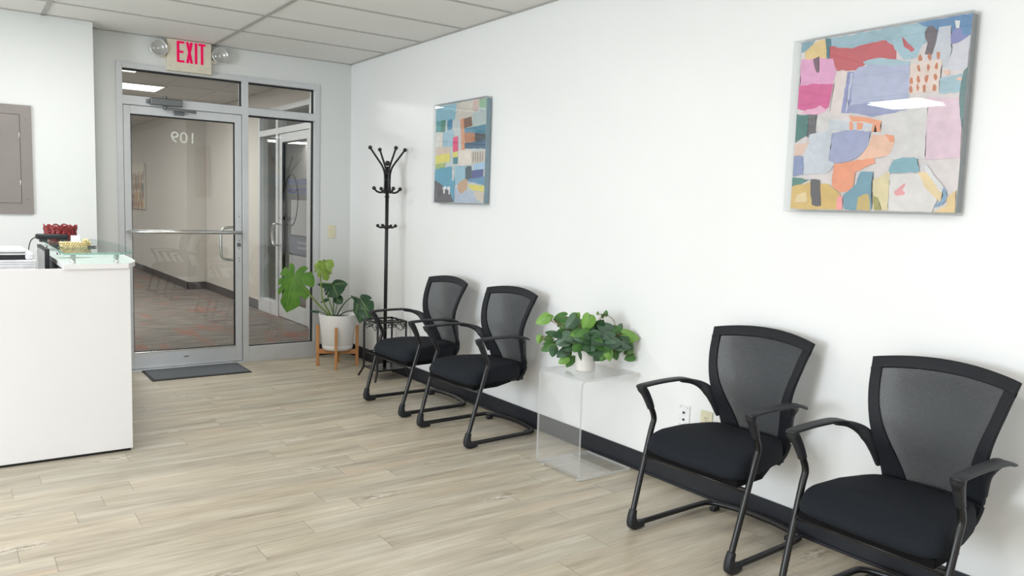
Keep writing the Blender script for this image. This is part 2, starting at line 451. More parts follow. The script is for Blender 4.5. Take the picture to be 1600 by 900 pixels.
def pane(name, label, x0, x1, z0, z1, y=0.042, parent=None):
    p = MB().box((x0, y - 0.003, z0), (x1, y + 0.003, z1)).build(name, GLASS, parent)
    gk = MB(); t_ = 0.012
    for a, c in (((x0, z1 - t_), (x1, z1)), ((x0, z0), (x1, z0 + t_ * 0.6)), ((x0, z0), (x0 + t_ * 0.6, z1)), ((x1 - t_, z0), (x1, z1))):
        gk.box((a[0], y - 0.011, a[1]), (c[0], y + 0.011, c[1]))
    if parent is None:
        tag(p, label, 'window', kind='structure'); gk.build('gasket', GASKET, p)
    else: gk.build('gasket', GASKET, parent)
    return p
pane('window_1', 'glass transom pane above the entrance door', XL + 0.045, XM0, 2.183, 2.391)
pane('window_2', 'small glass pane above the tall side pane', XM1, XR - 0.045, 2.18, 2.391)
pane('window_3', 'tall glass side pane behind the monstera', XM1, XR - 0.045, 0.13, 2.118)

door = thing('door_1', 'aluminium framed glass entrance door with push bar', 'door', (-1.44, 0.02, 0.012), kind='structure')
def under(o, root):
    o.parent = root; o.matrix_parent_inverse = Matrix.Translation(-Vector(root.location)) if root.rotation_euler.z == 0 else root.matrix_basis.inverted(); return o
DX0, DX1, DZ0, DZ1 = -1.897, -0.989, 0.016, 2.110
d = MB()
d.box((DX0, 0.0, DZ0), (DX0 + 0.05, 0.045, DZ1), 0.002); d.box((DX1 - 0.055, 0.0, DZ0), (DX1, 0.045, DZ1), 0.002)
d.box((DX0 + 0.05, 0.001, 2.046), (DX1 - 0.055, 0.044, DZ1)); d.box((DX0 + 0.05, 0.001, DZ0), (DX1 - 0.055, 0.044, 0.138))
under(d.build('leaf_frame', ALU), door)
p = MB().box((DX0 + 0.05, 0.02, 0.138), (DX1 - 0.055, 0.026, 2.046)).build('glass_pane', GLASS); under(p, door)
gk = MB()
gx0, gx1 = DX0 + 0.05, DX1 - 0.055
gk.box((gx0, 0.012, 2.036), (gx1, 0.034, 2.046)); gk.box((gx1 - 0.008, 0.012, 0.138), (gx1, 0.034, 2.046)); gk.box((gx0, 0.012, 0.138), (gx0 + 0.006, 0.034, 2.046)); gk.box((gx0, 0.014, 0.150), (gx1, 0.032, 0.155))
under(gk.build('gasket', GASKET), door)
bd = MB(); bd.box((gx0, 0.003, 0.138), (gx1, 0.018, 0.150), 0.003); under(bd.build('glazing_bead', STEEL), door)
pb = MB(); zb = 1.125
pb.tube([(-1.885, -0.055, zb), (-1.003, -0.055, zb)], 0.0145, 14)
for xx in (-1.872, -1.018): pb.tube([(xx, -0.055, zb), (xx, 0.002, zb)], 0.011, 12); pb.lathe([(0.02, -0.004), (0.02, 0.0)], (xx, 0, zb), 16, 'Y')
under(pb.build('push_bar', STEEL), door)
ph = MB(); ph.tube([(-1.018, 0.045, 1.165), (-1.018, 0.09, 1.165), (-1.05, 0.098, 1.165), (-1.11, 0.098, 1.155), (-1.135, 0.098, 1.12), (-1.138, 0.098, 1.05), (-1.138, 0.098, 0.98), (-1.135, 0.098, 0.925), (-1.11, 0.098, 0.893), (-1.05, 0.098, 0.882), (-1.018, 0.09, 0.882), (-1.018, 0.045, 0.882)], 0.0115, 12, n=4)
under(ph.build('pull_handle', STEEL), door)
lk = MB(); lk.lathe([(0.017, -0.006), (0.017, 0)], (-1.015, 0, 1.02), 20, 'Y'); lk.box((-1.019, -0.022, 1.006), (-1.011, -0.005, 1.034), 0.003)
under(lk.build('thumb_turn', ALU_D), door)
for zz in (1.26, 1.055, 0.985, 0.905, 0.88):
    under(MB().lathe([(0.005, -0.002), (0.005, 0)], (-1.013, 0, zz), 10, 'Y').build('screw', ALU_D), door)
bdg = MB().box((-1.47, -0.001, 0.085), (-1.43, 0.001, 0.093)).build('maker_plate', ALU_D); under(bdg, door)
cl = MB()
cl.box((-1.71, -0.062, 2.125), (-1.47, -0.014, 2.178), 0.006); cl.box((-1.735, -0.05, 2.135), (-1.71, -0.014, 2.165), 0.004); cl.lathe([(0.016, 0), (0.016, 0.02), (0.01, 0.024)], (-1.60, -0.04, 2.176), 16)
cb = cl.build('door_closer', ALU_D); under(cb, door)
ar = MB(); ar.lathe([(0.014, 2.095), (0.014, 2.127)], (-1.60, -0.038, 0), 14)
ar.box((0, -0.011, -0.006), (0.23, 0.011, 0.006), 0.002, Matrix.Translation((-1.605, -0.038, 2.098)) @ Matrix.Rotation(-0.12, 4, 'Z'))
ar.box((0, -0.008, -0.005), (0.12, 0.008, 0.005), 0.002, Matrix.Translation((-1.38, -0.065, 2.086)) @ Matrix.Rotation(PI + 0.42, 4, 'Z') )
ar.box((-1.53, -0.028, 2.062), (-1.45, 0.0, 2.092), 0.003); ar.lathe([(0.012, 2.08), (0.012, 2.104)], (-1.38, -0.065, 0), 12)
under(ar.build('closer_arm', ALU_D), door)
def text(body, name, loc, rot, size, mat, ext=0.0005, sx=1.0):
    cu = bpy.data.curves.new(name, 'FONT'); cu.body = body; cu.size = size; cu.align_x = 'CENTER'; cu.align_y = 'CENTER'; cu.extrude = ext
    o = bpy.data.objects.new(name, cu); COL.objects.link(o); cu.materials.append(mat); o.location = loc; o.rotation_euler = rot; o.scale = (sx, 1, 1); return o
FROST = M('frosted_vinyl', (226, 222, 216), 0.8)
under(text('109', 'room_number', (-1.447, 0.0275, 1.885), (PI / 2, 0, PI), 0.125, FROST, sx=1.1), door)

# ---------------------------------------------------------------- hallway beyond the glass
struct('floor_hallway', 'dark hallway carpet with rust red flecks', MB().box((-3.3, 0.1, -0.06), (2.6, 16.1, 0)), CARPET, 'floor')
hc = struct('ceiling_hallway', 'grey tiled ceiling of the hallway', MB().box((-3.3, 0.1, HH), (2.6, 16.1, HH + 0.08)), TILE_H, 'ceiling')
g = MB()
for k in range(14): g.box((-3.2, 1.0 + 1.22 * k - 0.012, HH - 0.005), (0.22, 1.0 + 1.22 * k + 0.012, HH + 0.001))
for k in range(6): g.box((-0.25 - 0.61 * k - 0.012, 0.1, HH - 0.006), (-0.25 - 0.61 * k + 0.012, 16, HH + 0.001))
g.build('ceiling_grid', TILE_H, hc)
w = MB(); w.box((0.22, 0.1, 2.52), (0.34, 5.95, HH)); w.box((0.22, 3.3, 0), (0.34, 5.95, 2.52)); w.box((0.22, 0.1, 0), (0.34, 0.4, 2.52))
struct('wall_hallway', 'greige hallway wall around the neighbouring office front', w, W_HALL)
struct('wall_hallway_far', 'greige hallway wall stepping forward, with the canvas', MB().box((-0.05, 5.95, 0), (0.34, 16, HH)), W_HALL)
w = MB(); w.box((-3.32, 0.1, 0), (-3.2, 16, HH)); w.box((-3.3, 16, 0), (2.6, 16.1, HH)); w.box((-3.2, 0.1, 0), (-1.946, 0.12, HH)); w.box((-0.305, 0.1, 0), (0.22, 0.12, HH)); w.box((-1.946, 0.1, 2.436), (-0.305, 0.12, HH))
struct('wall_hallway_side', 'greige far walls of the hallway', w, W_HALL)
b = MB(); b.box((0.21, 3.3, 0), (0.22, 5.95, 0.115)); b.box((-0.06, 5.94, 0), (0.22, 5.95, 0.115)); b.box((-0.06, 5.94, 0), (-0.05, 16, 0.115))
struct('baseboard_hallway', 'grey vinyl baseboard of the hallway', b, BASEH, 'baseboard')
for (hx, hy, a_, b_), lb in zip(HALL_TROFFERS, ('long bright hallway ceiling light, the lower one seen through the transom', 'hallway ceiling light cut off by the top left corner of the transom')):
    t = thing('ceiling_light', lb, 'light', (hx, hy, HH), group='hallway ceiling lights')
    fr = MB(); fr.box((-a_ / 2 - .025, -b_ / 2 - .025, -.012), (a_ / 2 + .025, -b_ / 2, 0)); fr.box((-a_ / 2 - .025, b_ / 2, -.012), (a_ / 2 + .025, b_ / 2 + .025, 0)); fr.box((-a_ / 2 - .025, -b_ / 2, -.012), (-a_ / 2, b_ / 2, 0)); fr.box((a_ / 2, -b_ / 2, -.012), (a_ / 2 + .025, b_ / 2, 0))
    fr.build('frame', TBAR, t); MB().box((-a_ / 2, -b_ / 2, -.006), (a_ / 2, b_ / 2, 0)).build('diffuser', emit('hall_diffuser', (255, 250, 242), 2.5), t)
# neighbour's storefront on the hallway wall
f = MB(); xa, xb = 0.2, 0.3
for y0_, y1_ in ((3.24, 3.3), (2.56, 2.64), (1.5, 1.56), (0.4, 0.46)): f.box((xa, y0_, 0), (xb, y1_, 2.52))
for z0_, z1_ in ((0.0, 0.16), (2.2, 2.27), (2.46, 2.52)):
    for y0_, y1_ in ((2.64, 3.24), (0.46, 1.5)): f.box((xa, y0_, z0_), (xb, y1_, z1_))
    if z0_ > 0: f.box((xa, 1.56, z0_), (xb, 2.56, z1_))
struct('trim_2', 'aluminium storefront frame of the office across the hallway', f, ALU, 'door frame')
pn = MB(); pn.box((0.25, 2.64, 0.16), (0.256, 3.24, 2.2)); pn.box((0.25, 0.46, 0.16), (0.256, 1.5, 2.2)); pn.box((0.25, 0.46, 2.27), (0.256, 1.5, 2.46)); pn.box((0.25, 1.56, 2.27), (0.256, 2.56, 2.46)); pn.box((0.25, 2.64, 2.27), (0.256, 3.24, 2.46))
struct('window_4', 'glass panes of the office across the hallway', pn, GLASS, 'window')
area('neighbour_fill', (1.5, 1.9, HH - 0.05), (1.5, 1.9, 0), 0.6, 0.6, 10, (1, 0.98, 0.95))  # unseen fill added to brighten the neighbour's interior
w = MB(); w.box((0.34, 0.1, 0), (2.5, 0.2, HH)); w.box((0.34, 3.5, 0), (2.5, 3.6, HH)); w.box((2.5, 0.1, 0), (2.6, 3.6, HH))
struct('wall_neighbour', 'dim walls inside the office across the hallway', w, wall_mat('neighbour_paint', (176, 177, 180), 0.6))
d2 = thing('door_2', 'glass door of the neighbouring office seen through the side pane', 'door', (0.23, 2.06, 0), kind='structure')
d = MB(); d.box((0.215, 1.565, 0.01), (0.26, 1.66, 2.195)); d.box((0.215, 2.46, 0.01), (0.26, 2.555, 2.195)); d.box((0.216, 1.66, 0.01), (0.259, 2.46, 0.19)); d.box((0.216, 1.66, 2.1), (0.259, 2.46, 2.195))
under(d.build('leaf_frame', ALU), d2)
under(MB().box((0.235, 1.66, 0.19), (0.241, 2.46, 2.1)).build('glass_pane', GLASS), d2)
gk = MB()
for a, c in (((1.66, 0.19), (1.672, 2.1)), ((2.44, 0.19), (2.46, 2.1)), ((1.66, 2.085), (2.46, 2.1))): gk.box((0.22, a[0], a[1]), (0.25, c[0], c[1]))
under(gk.build('gasket', GASKET), d2)
h = MB(); h.tube([(0.215, 2.5, 1.13), (0.14, 2.5, 1.13), (0.13, 2.54, 1.09), (0.13, 2.56, 1.0), (0.13, 2.54, 0.92), (0.14, 2.5, 0.88), (0.215, 2.5, 0.88)], 0.014, 10, n=5); under(h.build('pull_handle', STEEL), d2)
h = MB(); h.tube([(0.28, 1.6, 1.13), (0.28, 2.5, 1.13)], 0.014, 10); under(h.build('push_bar', STEEL), d2)
sg = MB(); sg.mi = 0; sg.box((0.2328, 1.68, 1.02), (0.2345, 2.2, 1.42)); sg.box((0.2328, 1.68, 0.36), (0.2345, 2.26, 0.78)); sg.mi = 1; sg.box((0.2328, 1.68, 0.80), (0.2345, 2.24, 1.0))
under(sg.build('paper_notice', [M('notice_paper', (150, 150, 153), 0.7), M('notice_band', (98, 102, 114), 0.7)]), d2)
RING = M('dark_decal', (58, 56, 60), 0.6)
rg = MB()
for cy_, fill in ((2.2, False),):
    rg.tube([(0.231, cy_ + 0.22 * math.cos(a), 1.42 + 0.3 * math.sin(a)) for a in [2 * PI * i / 40 for i in range(40)]], 0.006, 6, closed=True)
under(rg.build('round_decal', RING), d2)
BLUE_D = M('blue_decal', (112, 120, 176), 0.6)
lt = MB()
random.seed(4)
for row_, z_ in enumerate((1.60, 1.50)):
    yy = 2.32
    while yy > 1.72:
        w_ = random.uniform(0.025, 0.045)
        lt.box((0.2325, yy - w_, z_), (0.2343, yy - 0.006, z_ + 0.012)); lt.box((0.2325, yy - 0.012, z_), (0.2343, yy - 0.006, z_ + 0.06)); lt.box((0.2325, yy - w_, z_ + 0.048), (0.2343, yy - 0.006, z_ + 0.06)); yy -= w_ + 0.006
under(lt.build('lettering', BLUE_D), d2)
lt = MB()
for z_ in (0.86, 0.92):
    yy = 2.0
    while yy > 1.72:
        w_ = random.uniform(0.02, 0.035); lt.box((0.2318, yy - w_, z_), (0.2328, yy - 0.004, z_ + 0.03)); yy -= w_ + 0.004
under(lt.build('lettering', M('pale_lettering', (140, 144, 152), 0.6)), d2)
# hallway canvas
hp = thing('canvas_painting', 'canvas of colourful vertical dabs on the hallway wall', 'painting', (-0.054, 9.7, 1.6))
MB().box((-0.035, -0.68, -0.42), (0, 0.68, 0.42)).build('canvas', M('hall_canvas', (214, 208, 196), 0.7), hp)
random.seed(11); dm = MB(); cols = [(178, 118, 72), (120, 92, 104), (92, 106, 112), (196, 138, 66), (134, 80, 70), (74, 92, 100), (206, 170, 110)]
for r_ in range(4):
    for c_ in range(11):
        yc = -0.6 + c_ * 0.12 + random.uniform(-0.02, 0.02); zc = -0.34 + r_ * 0.17 + random.uniform(-0.03, 0.03); dm.mi = random.randrange(7)
        a = [dm.bm.verts.new((-0.0355 - 0.0001 * c_, yc + 0.045 * math.cos(t) * (1 if r_ < 3 else .8), zc + 0.1 * math.sin(t))) for t in [2 * PI * i / 8 for i in range(8)]]
        dm._done([dm.bm.faces.new(a)], False)
dm.build('painted_dabs', [M('dab_paint', c, 0.7) for c in cols], hp)

# ---------------------------------------------------------------- exit sign
ex = thing('exit_sign', 'cream exit sign with red letters and two emergency lamps', 'sign', (-1.414, 0, 2.53))
MB().box((-0.169, -0.055, -0.125), (0.171, -0.001, 0.122), 0.006).build('housing', CREAM, ex)
L = MB(); u = -0.097; yy0, yy1 = -0.0575, -0.054; zb_, zt_ = -0.055, 0.110; s_ = 0.019
L.box((u, yy0, zb_), (u + s_, yy1, zt_)); 
for zz in (zb_, 0.019, zt_ - s_ * .9): L.box((u + s_, yy0, zz), (u + 0.056 - (0.006 if zz == 0.019 else 0), yy1, zz + s_ * .9))
for sgn in (1, -1):
    ang = [(u + 0.069, zb_), (u + 0.069 + 0.02, zb_), (u + 0.122, zt_), (u + 0.102, zt_)]
    if sgn < 0: ang = [(2 * (u + 0.0955) - x, z) for x, z in ang]
    A = [L.bm.verts.new((x, yy0 - (0.0003 if sgn < 0 else 0), z)) for x, z in ang]; B_ = [L.bm.verts.new((x, yy1, z)) for x, z in ang]
    fs = [L.bm.faces.new(A), L.bm.faces.new(B_[::-1])] + [L.bm.faces.new([A[j], B_[j], B_[(j + 1) % 4], A[(j + 1) % 4]]) for j in range(4)]; L._done(fs, False)
L.box((u + 0.136, yy0, zb_), (u + 0.136 + s_, yy1, zt_))
L.box((u + 0.164, yy0, zt_ - s_ * .9), (u + 0.218, yy1, zt_)); L.box((u + 0.182, yy0, zb_), (u + 0.182 + s_, yy1, zt_ - s_ * .9))
L.build('exit_letters', emit('exit_red', (220, 24, 88), 0.9), ex)
LENS = glassy('lamp_lens', (0.97, 0.97, 0.97), 0.08, 0.05, 0.06)
for xx in (-0.232, 0.236):
    lh = MB().lathe([(0.0, 0.0), (0.03, 0.0), (0.052, -0.02), (0.064, -0.05), (0.066, -0.07), (0.060, -0.07), (0.05, -0.052), (0.03, -0.036), (0.012, -0.03), (0.0, -0.03)], (xx, -0.005, 0.036), 28, 'Y').build('lamp_head', M('lamp_reflector', (226, 226, 224), 0.22, 0.6), ex)
    MB().lathe([(0.061, -0.068), (0.05, -0.084), (0.028, -0.094), (0.0001, -0.097)], (xx, -0.005, 0.036), 28, 'Y').build('lens', LENS, lh)
    MB().ball((xx, -0.055, 0.036), 0.013).build('bulb', CERAM, lh)
    bs = MB().box((min(xx, -0.169 if xx < 0 else 0.171) + (0 if xx > 0 else 0.02), -0.03, -0.03), (max(xx, -0.169 if xx < 0 else 0.171) - (0.02 if xx > 0 else 0), -0.001, 0.0), 0.004); bs.build('lamp_bracket', CREAM, lh)

# ---------------------------------------------------------------- wall plates, electrical panel, mat
sw = thing('light_switch', 'ivory light switch on the wall right of the glass side pane', 'switch', (-0.182, 0, 1.138))
MB().box((-0.036, -0.007, -0.058), (0.036, 0, 0.058), 0.003).build('cover_plate', IVORY, sw)
MB().box((-0.005, -0.018, -0.008), (0.005, -0.005, 0.012), 0.002).build('toggle', IVORY, sw)
o1 = thing('wall_plate', 'white wall plate with two round jacks behind the chairs', 'outlet', (0, -4.16, 0.374))
MB().box((-0.007, -0.035, -0.058), (0, 0.035, 0.058), 0.003).build('cover_plate', WHITE_PL, o1)
for zz in (0.018, -0.018): MB().lathe([(0.006, -0.013), (0.006, -0.006)], (0, 0, zz), 14, 'X').build('jack', SLOT, o1)
for zz in (0.046, -0.046):
    for yy in (0.024, -0.024): MB().lathe([(0.0028, -0.0078), (0.0028, -0.006)], (0, yy, zz), 8, 'X').build('screw', ALU_D, o1)
o2 = thing('power_outlet', 'ivory power outlet half hidden by a chair seat', 'outlet', (0, -4.304, 0.372))
MB().box((-0.007, -0.037, -0.06), (0, 0.037, 0.06), 0.003).build('cover_plate', IVORY, o2)
for zz in (0.02, -0.02):
    r_ = MB().lathe([(0.0165, -0.009), (0.0165, -0.006)], (0, 0, zz), 24, 'X').build('receptacle', IVORY, o2)
    s_ = MB(); s_.box((-0.0098, -0.0075, zz + 0.001), (-0.0085, -0.0052, zz + 0.010)); s_.box((-0.0098, 0.0052, zz + 0.001), (-0.0085, 0.0075, zz + 0.009)); s_.lathe([(0.0025, -0.0098), (0.0025, -0.0085)], (0, 0, zz - 0.008), 8, 'X'); s_.build('slots', SLOT, r_)

ep = thing('electrical_panel', 'taupe painted electrical panel on the left wall', 'panel', (-2.53, -0.25, 1.252))
fr = MB(); PW, PHT = 0.46, 0.76
for a, c in (((-PW, 0), (0, 0.075)), ((-PW, PHT - 0.065), (0, PHT)), ((-PW, 0.075), (-PW + 0.07, PHT - 0.065)), ((-0.07, 0.075), (0, PHT - 0.065))): fr.box((a[0], -0.016, a[1]), (c[0], 0, c[1]))
fr.box((-PW, -0.004, 0), (0, 0, PHT)); fr.build('frame', PANEL, ep)
dr = MB().box((-PW + 0.072, -0.0135, 0.077), (-0.072, -0.003, PHT - 0.067), 0.002).build('door', PANEL, ep)
for zz in (0.22, 0.55): MB().tube([(-0.076, -0.016, zz - 0.018), (-0.076, -0.016, zz + 0.018)], 0.004, 8).build('hinge', M('hinge_bright', (206, 200, 196), 0.4), dr)
for zz in (0.105, 0.66):
    MB().lathe([(0.006, -0.019), (0.006, -0.015)], (-0.035, 0, zz), 10, 'Y').build('screw', ALU_D, ep)

mt = thing('door_mat', 'charcoal ribbed door mat in front of the glass door', 'mat', (-1.425, -0.245, 0))
MB().box((-0.378, -0.213, 0), (0.378, 0.205, 0.006), 0.002).build('rubber_backing', MAT_E, mt)
MB().box((-0.36, -0.195, 0.005), (0.36, 0.187, 0.011), 0.003).build('pile', MAT_G, mt)

# ---------------------------------------------------------------- paintings in clear boxes
BLUE_STROKES = [
((206,216,216),[(0.0,1.0),(1.0,1.0),(1.0,0.0),(0.0,0.0)]),
((146,196,214),[(0.0,0.989),(0.427,0.995),(0.4,0.835),(0.004,0.839)]),
((218,212,202),[(0.427,0.995),(0.862,0.999),(0.867,0.823),(0.447,0.815)]),
((216,192,186),[(0.745,0.996),(0.857,0.996),(0.851,0.874),(0.748,0.888)]),
((154,196,166),[(0.862,0.999),(1.0,0.997),(1.0,0.9),(0.87,0.92)]),
((190,206,206),[(0.749,0.881),(1.0,0.9),(1.0,0.75),(0.752,0.742)]),
((92,170,172),[(0.004,0.843),(0.129,0.843),(0.115,0.726),(0.006,0.734)]),
((78,142,124),[(0.122,0.844),(0.21,0.843),(0.203,0.722),(0.115,0.729)]),
((64,142,182),[(0.242,0.829),(0.296,0.844),(0.353,0.842),(0.343,0.741),(0.254,0.738)]),
((168,206,224),[(0.164,0.727),(0.372,0.732),(0.379,0.574),(0.168,0.571)]),
((236,233,226),[(0.006,0.727),(0.158,0.719),(0.161,0.577),(0.01,0.577)]),
((130,98,82),[(0.576,0.832),(0.72,0.843),(0.746,0.754),(0.588,0.733)]),
((74,140,166),[(0.588,0.739),(0.782,0.741),(1.0,0.755),(1.0,0.657),(0.589,0.694)]),
((190,130,96),[(0.589,0.697),(0.813,0.678),(0.886,0.67),(0.874,0.584),(0.622,0.584)]),
((84,88,92),[(0.798,0.679),(1.0,0.665),(1.0,0.583),(0.816,0.586)]),
((58,100,134),[(0.607,0.59),(0.815,0.594),(1.0,0.612),(1.0,0.521),(0.608,0.54)]),
((228,160,124),[(0.515,0.829),(0.576,0.84),(0.612,0.602),(0.61,0.454),(0.555,0.478)]),
((236,70,126),[(0.373,0.664),(0.473,0.664),(0.48,0.515),(0.377,0.512)]),
((226,206,192),[(0.01,0.572),(0.313,0.566),(0.314,0.49),(0.012,0.49)]),
((236,226,112),[(0.012,0.487),(0.314,0.508),(0.319,0.417),(0.014,0.401)]),
((236,226,112),[(0.377,0.509),(0.471,0.51),(0.466,0.455),(0.379,0.455)]),
((52,134,150),[(0.378,0.458),(0.478,0.458),(0.477,0.391),(0.386,0.391)]),
((172,196,122),[(0.014,0.401),(0.237,0.404),(0.206,0.351),(0.015,0.344)]),
((237,227,217),[(0.486,0.529),(0.758,0.523),(0.75,0.377),(0.49,0.372)]),
((208,198,188),[(0.747,0.501),(1.0,0.503),(1.0,0.397),(0.751,0.37)]),
((120,110,106),[(0.774,0.496),(0.783,0.496),(0.785,0.402),(0.777,0.398)]),
((120,110,106),[(0.818,0.495),(0.827,0.495),(0.829,0.401),(0.821,0.397)]),
((120,110,106),[(0.862,0.493),(0.871,0.493),(0.873,0.4),(0.865,0.396)]),
((120,110,106),[(0.906,0.492),(0.914,0.492),(0.917,0.399),(0.908,0.395)]),
((120,110,106),[(0.949,0.491),(0.957,0.49),(0.96,0.398),(0.952,0.394)]),
((152,196,216),[(0.428,0.369),(0.649,0.372),(0.635,0.217),(0.439,0.174)]),
((82,166,196),[(0.009,0.344),(0.365,0.371),(0.431,0.234),(0.425,0.003),(0.145,0.16),(0.005,0.215)]),
((236,236,236),[(0.375,0.34),(0.41,0.34),(0.406,0.222),(0.381,0.222)]),
((80,80,92),[(0.005,0.235),(0.138,0.194),(0.21,0.16),(0.259,0.132),(0.323,0.136),(0.373,0.068),(0.425,0.003),(0.0,0.0)]),
((240,240,240),[(0.165,0.157),(0.258,0.172),(0.262,0.141),(0.237,0.141),(0.225,0.095),(0.199,0.095),(0.198,0.137)]),
((240,240,240),[(0.275,0.167),(0.338,0.167),(0.334,0.086),(0.309,0.086),(0.307,0.129),(0.282,0.135)]),
((172,206,236),[(0.792,0.383),(1.0,0.396),(1.0,0.325),(0.793,0.321)]),
((66,86,150),[(0.764,0.321),(0.982,0.329),(0.97,0.254),(0.766,0.233)]),
((54,84,106),[(0.637,0.343),(0.673,0.361),(0.751,0.365),(0.769,0.242),(0.677,0.221),(0.64,0.239)]),
((92,150,190),[(0.692,0.234),(0.998,0.259),(1.0,0.173),(0.707,0.213)]),
((182,196,216),[(0.433,0.166),(0.68,0.125),(0.997,0.105),(1.0,0.003),(0.431,0.0)]),
((202,166,136),[(0.495,0.188),(0.586,0.229),(0.682,0.238),(0.673,0.128),(0.565,0.095),(0.49,0.136)]),
((232,222,114),[(0.678,0.187),(1.0,0.167),(0.997,0.11),(0.769,0.133)]),
((217,207,192),[(0.799,0.124),(0.997,0.11),(0.991,0.011),(0.86,0.037)])]
